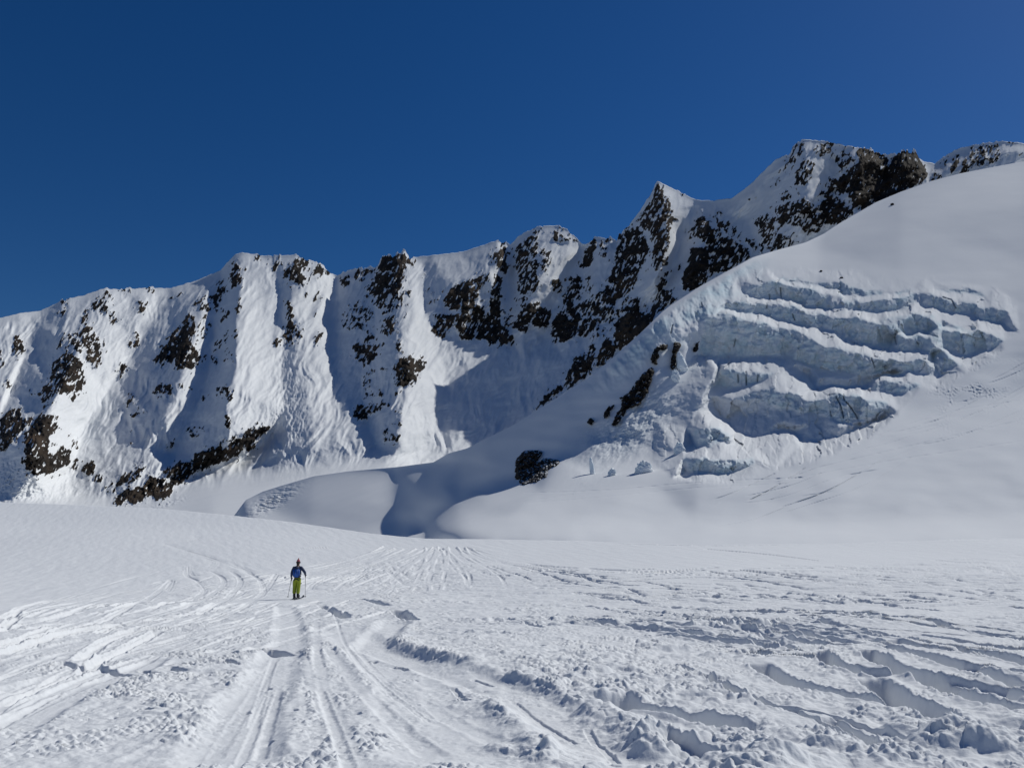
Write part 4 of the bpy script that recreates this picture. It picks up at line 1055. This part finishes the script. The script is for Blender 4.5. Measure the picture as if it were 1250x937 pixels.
# ================================================================== ROCK OUTCROPS on the glacier flank
def rock_material(name):
    m, t, b = new_mat(name)
    rk = rock_colour(t, 0.35)
    n = noise_node(t, 0.55, 6, 0.65)
    g = N(t, 'ShaderNodeNewGeometry')
    sx = N(t, 'ShaderNodeSeparateXYZ'); t.links.new(g.outputs['Normal'], sx.inputs[0])
    f = math_node(t, 'ADD', math_node(t, 'MULTIPLY', sx.outputs[2], 0.9), math_node(t, 'MULTIPLY_ADD', n.outputs['Fac'], 1.2, -0.6))
    mr = N(t, 'ShaderNodeMapRange'); mr.inputs['From Min'].default_value = 0.80; mr.inputs['From Max'].default_value = 0.90
    t.links.new(f, mr.inputs['Value'])
    t.links.new(mixc(t, mr.outputs[0], rk.outputs[0], SNOW_A), b.inputs['Base Color'])
    b.inputs['Roughness'].default_value = 0.9; b.inputs['Specular IOR Level'].default_value = 0.15
    nb = noise_node(t, 1.2, 7, 0.65)
    bp = N(t, 'ShaderNodeBump'); bp.inputs['Distance'].default_value = 0.6; bp.inputs['Strength'].default_value = 0.8
    t.links.new(nb.outputs['Fac'], bp.inputs['Height']); t.links.new(bp.outputs[0], b.inputs['Normal'])
    return m
M_ROCK = rock_material("dark_rock")

def outcrop(label, polys, seed):
    us = [p[0] for pl, _ in polys for p in pl]; vs = [p[1] for pl, _ in polys for p in pl]
    u = np.arange(min(us) - 6, max(us) + 6, 0.5); v = np.arange(min(vs) - 6, max(vs) + 6, 0.5)
    U, V = np.meshgrid(u, v)
    dn = np.zeros(U.shape)
    for pl, d in polys: dn = np.maximum(dn, poly_mask(pl, U, V) * d)
    dn = blur(dn, 2.4)
    a = U + 0.5 * V
    k = 1.15 * dn - 0.5 + 0.45 * fbm(a / 5.5, V / 7, 4, seed, 0.6)
    k = np.where(dn < 0.04, -1, k)
    hgt = np.clip(k * 5.0, -1.2, 2.6) + 0.7 * np.clip(k * 4, 0, 1) * fbm(a / 3, V / 3, 3, seed + 3)
    D = fdome.sample(fdome_D, U, V) - hgt
    P = world(U, V, D)
    keep = k > -0.22
    qk = keep[:-1, :-1] | keep[1:, :-1] | keep[:-1, 1:] | keep[1:, 1:]
    R, C = U.shape
    idx = np.arange(R * C).reshape(R, C)
    q = np.stack([idx[:-1, :-1][qk], idx[1:, :-1][qk], idx[1:, 1:][qk], idx[:-1, 1:][qk]], -1)
    used, inv = np.unique(q.reshape(-1), return_inverse=True)
    Pv = P.reshape(-1, 3)[used]
    org = Pv[np.argmin(Pv[:, 2])]
    me = bpy.data.meshes.new("rock_outcrop")
    me.from_pydata((Pv - org).tolist(), [], inv.reshape(-1, 4).tolist())
    o = link_mesh("rock_outcrop", me, M_ROCK)
    o.location = org
    return tag(o, label, "rock outcrop", "dark rocks showing through the shaded glacier flank")
E1 = lambda *p: [(600 + x / 4.684, 420 + y / 4.684) for x, y in p]
E2 = lambda *p: [(640 + x / 6.245, 370 + y / 6.245) for x, y in p]
outcrop("broad dark rock island low on the shaded glacier flank, farthest left of the outcrops", [(E1((138,650),(200,603),(290,603),(280,640),(240,685),(320,648),(392,665),(380,692),(320,720),(312,765),(240,792),(180,806),(138,770)), .82)], 201)
outcrop("long broken rock rib slanting down the middle of the shaded flank", [(E2((660,938),(690,860),(740,790),(725,720),(800,670),(870,575),(920,515),(985,485),(995,540),(965,600),(945,690),(885,765),(800,805),(740,875),(700,935)), .74)], 202)
outcrop("slim slanting rock fin left of the long rock rib", [(E2((598,850),(640,785),(692,768),(655,835),(610,892)), .85)], 203)
outcrop("small lone rock lump below the slim fin on the shaded flank", [(E2((465,905),(500,876),(534,888),(505,928)), .95)], 204)
outcrop("hooked rock patch just under the pale blue ice band", [(E2((968,460),(973,380),(1010,328),(1080,308),(1094,345),(1022,372),(1038,410),(1003,440),(1022,466)), .8)], 205)
outcrop("narrow upright rock beside the pale ice pyramid", [(E2((1113,502),(1123,410),(1148,288),(1198,308),(1163,380),(1168,430),(1142,502)), .9)], 206)
outcrop("tiny dark rock at the left end of the longest ice wall", [(C1((290,655),(330,598),(332,650),(318,690),(295,690)), .95)], 207)

# ================================================================== loose rocks on the dome, ice blocks at the foot of the icefall
def lump(name, u, v, w, h, d, m, seed, rough=0.25, sink=0.25, lean=(0, 0), taper=0.0, tilt=0.0):
    D = float(fdome.sample(fdome_D, np.array([u]), np.array([v]))[0])
    p = world(u, v, D)
    bm = bmesh.new()
    bmesh.ops.create_icosphere(bm, subdivisions=5, radius=1.0)
    co = np.array([x.co[:] for x in bm.verts])
    n = fbm(co[:, 0] * 1.6 + 3 * co[:, 2] + seed, co[:, 1] * 1.6 + 2.1 * co[:, 2], 4, seed)
    wd, wv = worley(co[:, 0] * 1.5 + co[:, 2] + seed, co[:, 1] * 1.5 - co[:, 2] * 1.3, seed)
    co = co * (1 + rough * n + rough * 0.5 * (wv - .5))[:, None]
    co = np.sign(co) * np.abs(co) ** 0.8
    tz = (co[:, 2] + 1) / 2
    co[:, 0] = co[:, 0] * (1 - taper * tz) + lean[0] * tz; co[:, 1] = co[:, 1] * (1 - taper * tz) + lean[1] * tz
    for x, c in zip(bm.verts, co): x.co = (c[0] * w / 2, c[1] * d / 2, (c[2] + 1 - sink * 2) * h / 2 / (1 - sink))
    o = from_bm(name, bm, m)
    o.location = p + np.array([0, -0.15 * d, 0]); o.rotation_euler = (0, tilt, 0)
    return o
def ice_material():
    m, t, b = new_mat("block_ice")
    n = noise_node(t, 0.35, 6, 0.6)
    c = ramp(t, n.outputs['Fac'], [(0.3, (0.62, 0.73, 0.78)), (0.55, (0.78, 0.83, 0.86)), (0.75, SNOW_B)])
    t.links.new(c.outputs[0], b.inputs['Base Color']); b.inputs['Roughness'].default_value = 0.6
    nb = noise_node(t, 0.8, 6); bp = N(t, 'ShaderNodeBump'); bp.inputs['Distance'].default_value = 0.5; bp.inputs['Strength'].default_value = 0.5
    t.links.new(nb.outputs['Fac'], bp.inputs['Height']); t.links.new(bp.outputs[0], b.inputs['Normal'])
    return m
M_ICE = ice_material()
G_ICE = "broken ice blocks at the foot of the icefall"
tag(lump("ice_spire", 723.5, 578, 1.4, 4.0, 1.7, M_ICE, 31, 0.12, 0.15, (-0.75, 0), 0.42), "thin leaning ice spire with a bright cap at the shadow's edge", "ice block", G_ICE)
tag(lump("ice_block", 746, 580, 2.0, 1.5, 1.8, M_ICE, 32, 0.4, 0.3, (0.3, 0), 0.3), "small sunlit ice chunk just right of the leaning spire", "ice block", G_ICE)
tag(lump("ice_block", 784, 576, 4.2, 2.3, 3.6, M_ICE, 33, 0.4, 0.4, (0.2, 0), 0.3), "large rounded ice boulder between the spire and the lowest ice wall", "ice block", G_ICE)
tag(lump("ice_block", 829, 551, 3.3, 2.2, 3, M_ICE, 34, 0.3, 0.35, (0, 0), 0.5), "knobbly shaded ice block above the lowest ice wall's left end", "ice block", G_ICE)
tag(lump("ice_pyramid", 833, 450, 4.6, 5.6, 4.2, M_ICE, 35, 0.12, 0.2, (-0.5, 0), 0.7), "pale pointed ice pyramid beside the narrow upright rock", "ice block", G_ICE)
tag(lump("ice_block", 824, 462, 3.0, 2.6, 3, M_ICE, 36, 0.3, 0.35, (0, 0), 0.3), "jagged ice lump at the foot of the pale pyramid", "ice block", G_ICE)
G_R = "loose rocks lying on the sunlit dome"
tag(lump("boulder", 1089, 250.5, 1.9, 1.0, 1.5, M_ROCK, 41, 0.25, 0.3), "largest grey boulder alone high on the sunlit dome", "boulder", G_R)
tag(lump("boulder", 1002, 331.5, 1.0, 0.5, 1.0, M_ROCK, 42, 0.25, 0.3), "small dark stone above the left half of the icefall", "boulder", G_R)
tag(lump("boulder", 1027, 339.5, 1.3, 0.45, 1.0, M_ROCK, 43, 0.25, 0.3), "flat dark stone right above the upper crevasse", "boulder", G_R)

# ================================================================== SKI TOURER
px = world(361.5, 731, float(fgD(731.0)))
SX, SY = float(px[0]), float(px[1])
SZ = ground_z(SX, SY) + 0.03
base = (SX, SY, SZ)
M_SKIN = plain("skin", (0.50, 0.31, 0.22), 0.55, 0.08)
M_JACKET = plain("navy_jacket", (0.016, 0.032, 0.085), 0.7, 0.2, 9)
M_TROUS = plain("lime_trousers", (0.30, 0.35, 0.022), 0.75, 0.15, 8)
M_PACK = plain("blue_nylon", (0.012, 0.085, 0.36), 0.55, 0.15, 12)
M_DARK = plain("black_fabric", (0.015, 0.016, 0.02), 0.7, 0.2)
M_HAT = plain("pink_knit", (0.40, 0.10, 0.11), 0.9, 0.2, 60)
M_HAIR = plain("brown_hair", (0.06, 0.035, 0.02), 0.6, 0.3, 80)
M_ALU = plain("dark_aluminium", (0.07, 0.075, 0.08), 0.35, 0.1, 20, 0.8)
M_GREY = plain("grey_plastic", (0.13, 0.14, 0.15), 0.5)
M_SKI = plain("ski_top", (0.05, 0.055, 0.065), 0.4, 0.3, 6)

person = empty("person", base)
tag(person, "ski tourer in navy jacket, lime green trousers and pink hat, walking away across the snow", "person")
HL = (-0.285, 0.10, 0.84); HR = (0.30, 0.30, 1.02)          # hands
hip, chest, neck = (0, 0, .92), (0, 0.03, 1.30), (0, 0.05, 1.45)
shL, shR = (-.175, .03, 1.375), (.175, .03, 1.375)
elL, elR = (-.255, -.03, 1.10), (.355, .0, 1.145)
body = skin("body", [
    [(0, 0, .92, .13, .10), (0, .02, 1.10, .12, .095), (0, .03, 1.30, .14, .10), (0, .05, 1.45, .055), (.005, .06, 1.53, .075, .085), (.01, .075, 1.60, .08, .092), (.01, .07, 1.66, .062, .07)],
    [(0, .03, 1.30, .14, .10), (*shL, .06), (*elL, .043), (HL[0], HL[1] - .03, HL[2] + .06, .03)],
    [(0, .03, 1.30, .14, .10), (*shR, .06), (*elR, .043), (HR[0], HR[1] - .06, HR[2] + .01, .03)],
    [(0, 0, .92, .13, .10), (-.09, 0, .84, .085), (-.10, .03, .48, .06), (-.095, -.02, .10, .04), (-.095, .08, .05, .035)],
    [(0, 0, .92, .13, .10), (.09, 0, .84, .085), (.09, -.01, .48, .06), (.085, -.10, .10, .04), (.085, 0, .05, .035)]], M_SKIN, person)
# face, turned a little to the left
for s_ in (-1, 1):
    bm = bmesh.new(); bmesh.ops.create_icosphere(bm, subdivisions=2, radius=.011, matrix=Matrix.Translation((.01 + s_ * .03 - .02, .155, 1.60)))
    from_bm("eye", bm, M_DARK, person)
bm = bmesh.new(); bmesh.ops.create_cone(bm, cap_ends=True, segments=8, radius1=.016, radius2=.004, depth=.05, matrix=Matrix.Translation((-.008, .165, 1.575)) @ Matrix.Rotation(-1.2, 4, 'X'))
from_bm("nose", bm, M_SKIN, person)
for s_ in (-1, 1):
    bm = bmesh.new(); bmesh.ops.create_icosphere(bm, subdivisions=2, radius=1, matrix=Matrix.Translation((.01 + s_ * .083, .065, 1.585)) @ Matrix.Diagonal((.012, .02, .03, 1)))
    from_bm("ear", bm, M_SKIN, person)
skin("hair", [[(.01, .03, 1.61, .085, .08), (.008, .005, 1.54, .075, .06), (.005, -.005, 1.47, .05, .035)]], M_HAIR, person)
jacket = skin("jacket", [
    [(0, 0, .88, .165, .125), (0, .0, 1.0, .155, .12), (0, .02, 1.15, .16, .125), (0, .03, 1.30, .175, .125), (0, .045, 1.41, .085, .085), (0, .05, 1.47, .07, .075)],
    [(0, .03, 1.30, .175, .125), (shL[0], shL[1], shL[2] - .01, .085), (-.23, 0, 1.22, .07), (*elL, .062), (HL[0] + .005, HL[1] - .05, HL[2] + .10, .045)],
    [(0, .03, 1.30, .175, .125), (shR[0], shR[1], shR[2] - .01, .085), (.27, .01, 1.26, .07), (*elR, .064), (HR[0] + .01, HR[1] - .09, HR[2] + .03, .045)]], M_JACKET, person)
trous = skin("trousers", [
    [(0, 0, .97, .152, .118), (0, 0, .92, .150, .118), (-.09, 0, .82, .115), (-.097, .025, .66, .105), (-.10, .035, .48, .092), (-.10, 0, .30, .088), (-.10, -.015, .20, .085)],
    [(0, 0, .92, .150, .118), (.09, 0, .82, .115), (.088, -.005, .66, .105), (.088, -.01, .48, .092), (.088, -.06, .30, .088), (.088, -.085, .20, .085)]], M_TROUS, person)
skin("harness", [[(-.17, -.02, .80, .02), (-.1, -.125, .83, .02), (0, -.14, .88, .025), (.1, -.125, .83, .02), (.17, -.02, .80, .02)]], M_DARK, person, 1)
skin("thigh_pocket", [[(.185, -.01, .70, .03, .05), (.19, -.01, .64, .03, .05)]], M_DARK, person, 1)
for s_, y0 in ((-1, -.015), (1, -.09)):
    b_ = skin("boot", [[(s_ * .092, y0, .27, .062), (s_ * .092, y0, .15, .066), (s_ * .092, y0 - .005, .065, .058), (s_ * .092, y0 + .10, .05, .052), (s_ * .092, y0 + .19, .042, .042)]], M_DARK, person)
    bm = bmesh.new()
    for zz in (.10, .17, .23): tube(bm, (s_ * .092 - .06, y0 + .05, zz), (s_ * .092 + .06, y0 + .05, zz), .010)
    from_bm("buckles", bm, M_GREY, b_)
hat = skin("hat", [[(.01, .06, 1.635, .097, .105), (.01, .055, 1.69, .085, .09), (.012, .05, 1.735, .05), (.018, .045, 1.775, .018)]], M_HAT, person)
bm = bmesh.new(); bmesh.ops.create_icosphere(bm, subdivisions=2, radius=.022, matrix=Matrix.Translation((.02, .045, 1.79)))
from_bm("bobble", bm, M_HAT, hat)
bm = bmesh.new()
bmesh.ops.create_cone(bm, cap_ends=False, segments=28, radius1=.103, radius2=.100, depth=.04, matrix=Matrix.Translation((.01, .06, 1.622)) @ Matrix.Diagonal((1, 1.07, 1, 1)))
from_bm("headband", bm, M_DARK, hat)
def glove(H, fwd, up):
    """palm, four fingers closed round the grip at H, thumb crossing from the side"""
    fwd, up, H = Vector(fwd).normalized(), Vector(up).normalized(), Vector(H)
    side = fwd.cross(up)
    wrist = H - fwd * .085 + side * .02
    ch = [[(*wrist, .042, .035), (*(wrist + fwd * .05 + side * .012), .048, .03)]]
    g = skin("glove", [[(*(wrist - fwd * .06), .045), (*wrist, .042, .038), (*(wrist + fwd * .055 + side * .010), .046, .032)]], M_DARK, person)
    for k in range(4):
        o_ = up * (.036 - .024 * k); ln = (.9, 1.0, .96, .8)[k]
        a = H - fwd * .03 + side * .03 + o_
        skin("finger", [[(*a, .014), (*(a + fwd * .045 * ln - side * .004), .013), (*(a + fwd * .055 * ln - side * .04), .012), (*(a + fwd * .025 * ln - side * .055), .010)]], M_DARK, g, 1)
    a = wrist + fwd * .02 - side * .02 + up * .02
    skin("thumb", [[(*a, .015), (*(a + fwd * .035 - side * .02 + up * .015), .014), (*(a + fwd * .065 - side * .012 + up * .02), .011)]], M_DARK, g, 1)
    return g
glove(HL, (-.1, .75, -.65), (0.05, .6, .75))
glove(HR, (-.15, .9, -.1), (-.1, .15, .95))

# what the tourer wears on the back and holds, each a thing of its own
pack = empty("backpack", (SX, SY, SZ))
tag(pack, "bright blue touring backpack worn on the skier's back", "backpack")
bm = bmesh.new()
bmesh.ops.create_cube(bm, size=1, matrix=Matrix.Translation((0.005, -.205, 1.16)) @ Matrix.Diagonal((.29, .18, .40, 1)))
bmesh.ops.bevel(bm, geom=bm.edges[:], offset=.055, segments=4, affect='EDGES')
for v_ in bm.verts:
    v_.co.x *= 1 - .10 * (1.16 - v_.co.z) / .2 * (1 if v_.co.z > 1.16 else -0.3)
from_bm("pack_body", bm, M_PACK, pack)
bm = bmesh.new()
bmesh.ops.create_cube(bm, size=1, matrix=Matrix.Translation((0.005, -.185, 1.375)) @ Matrix.Diagonal((.25, .19, .09, 1)))
bmesh.ops.bevel(bm, geom=bm.edges[:], offset=.035, segments=3, affect='EDGES')
lid = from_bm("pack_lid", bm, M_JACKET, pack)
bm = bmesh.new()
for x_ in (-.06, .065): tube(bm, (x_, -.285, 1.36), (x_, -.302, 1.10), .009)
from_bm("buckle_strap", bm, M_DARK, lid)
for s_ in (-1, 1):
    skin("shoulder_strap", [[(s_ * .09, -.11, 1.36, .022, .012), (s_ * .105, -.02, 1.435, .022, .012), (s_ * .11, .10, 1.38, .022, .012), (s_ * .12, .165, 1.25, .02, .012), (s_ * .15, .10, 1.06, .02, .012), (s_ * .13, -.10, 1.0, .02, .012)]], M_DARK, pack, 1)
skin("hip_belt", [[(-.12, -.12, 1.0, .02, .03), (-.175, 0, .985, .018, .03), (-.1, .13, .98, .016, .025), (.1, .13, .98, .016, .025), (.175, 0, .985, .018, .03), (.12, -.12, 1.0, .02, .03)]], M_DARK, pack, 1)

def pole(label, H, tip):
    r_ = empty("ski_pole", (SX + tip[0], SY + tip[1], SZ + tip[2])); tag(r_, label, "ski pole", "ski poles held by the tourer")
    H, tip = Vector(H), Vector(tip); d = (H - tip).normalized(); Lc = (H - tip).length
    z0 = Vector((0, 0, 0))
    bm = bmesh.new(); tube(bm, z0, d * Lc * .55, .007, .0085); tube(bm, d * Lc * .55, d * (Lc - .02), .0095, .010); from_bm("shaft", bm, M_ALU, r_)
    bm = bmesh.new(); tube(bm, d * (Lc - .10), d * (Lc + .05), .016, .019); bmesh.ops.create_icosphere(bm, subdivisions=2, radius=.022, matrix=Matrix.Translation(d * (Lc + .055))); g = from_bm("grip", bm, M_DARK, r_)
    bm = bmesh.new(); tube(bm, d * .045, d * .055, .048, .048, 18); tube(bm, d * .05, d * .075, .018, .01, 12); from_bm("basket", bm, M_DARK, r_)
    skin("wrist_strap", [[(*(d * (Lc + .04)), .006), (*(d * (Lc - .03) + Vector((0, -.05, 0))), .006), (*(d * (Lc - .10) + Vector((0, -.02, 0))), .006)]], M_DARK, g, 1)
pole("dark ski pole hanging down from the skier's lowered left hand", HL, (-.37, -.06, .04))
pole("dark ski pole slanting from the skier's raised right hand", HR, (.385, .10, .03))

def ski(label, x, y0, rz):
    gz = ground_z(SX + x, SY + y0)
    r_ = empty("ski", (SX + x, SY + y0, SZ - .012), rz); tag(r_, label, "ski", "skis under the tourer's boots")
    bm = bmesh.new()
    secs = [(-.80, .044, .0), (-.78, .052, 0), (-.4, .047, .0), (0, .042, .004), (.4, .048, 0), (.72, .058, .0), (.82, .056, .02), (.90, .042, .055), (.95, .018, .085)]
    rows = []
    for (yy, hw, zz) in secs:
        th = .008 if abs(yy) > .7 else .018
        rows.append([bm.verts.new((-hw, yy, zz)), bm.verts.new((hw, yy, zz)), bm.verts.new((hw * .9, yy, zz + th)), bm.verts.new((-hw * .9, yy, zz + th))])
    for a, b_ in zip(rows, rows[1:]):
        for k in range(4): bm.faces.new([a[k], a[(k + 1) % 4], b_[(k + 1) % 4], b_[k]])
    bm.faces.new(rows[0]); bm.faces.new(rows[-1])
    from_bm("ski_body", bm, M_SKI, r_, False)
    bd = []
    bm = bmesh.new(); bmesh.ops.create_cube(bm, size=1, matrix=Matrix.Translation((0, .17, .035)) @ Matrix.Diagonal((.075, .07, .04, 1))); bmesh.ops.bevel(bm, geom=bm.edges[:], offset=.008, segments=2, affect='EDGES'); from_bm("toe_binding", bm, M_GREY, r_)
    bm = bmesh.new(); bmesh.ops.create_cube(bm, size=1, matrix=Matrix.Translation((0, -.13, .04)) @ Matrix.Diagonal((.065, .09, .055, 1))); bmesh.ops.bevel(bm, geom=bm.edges[:], offset=.01, segments=2, affect='EDGES'); from_bm("heel_binding", bm, M_GREY, r_)
ski("touring ski under the skier's left boot", -.092, .02, 0.02)
ski("touring ski under the skier's right boot", .092, -.05, -0.02)

for o in [x for x in COL.objects if x.parent is None and x.name.split('.')[0] in ('person', 'backpack', 'ski_pole', 'ski')]:
    o.location = Vector(base) + (o.location - Vector(base)) * 0.94
    o.scale = (0.94, 0.94, 0.94)
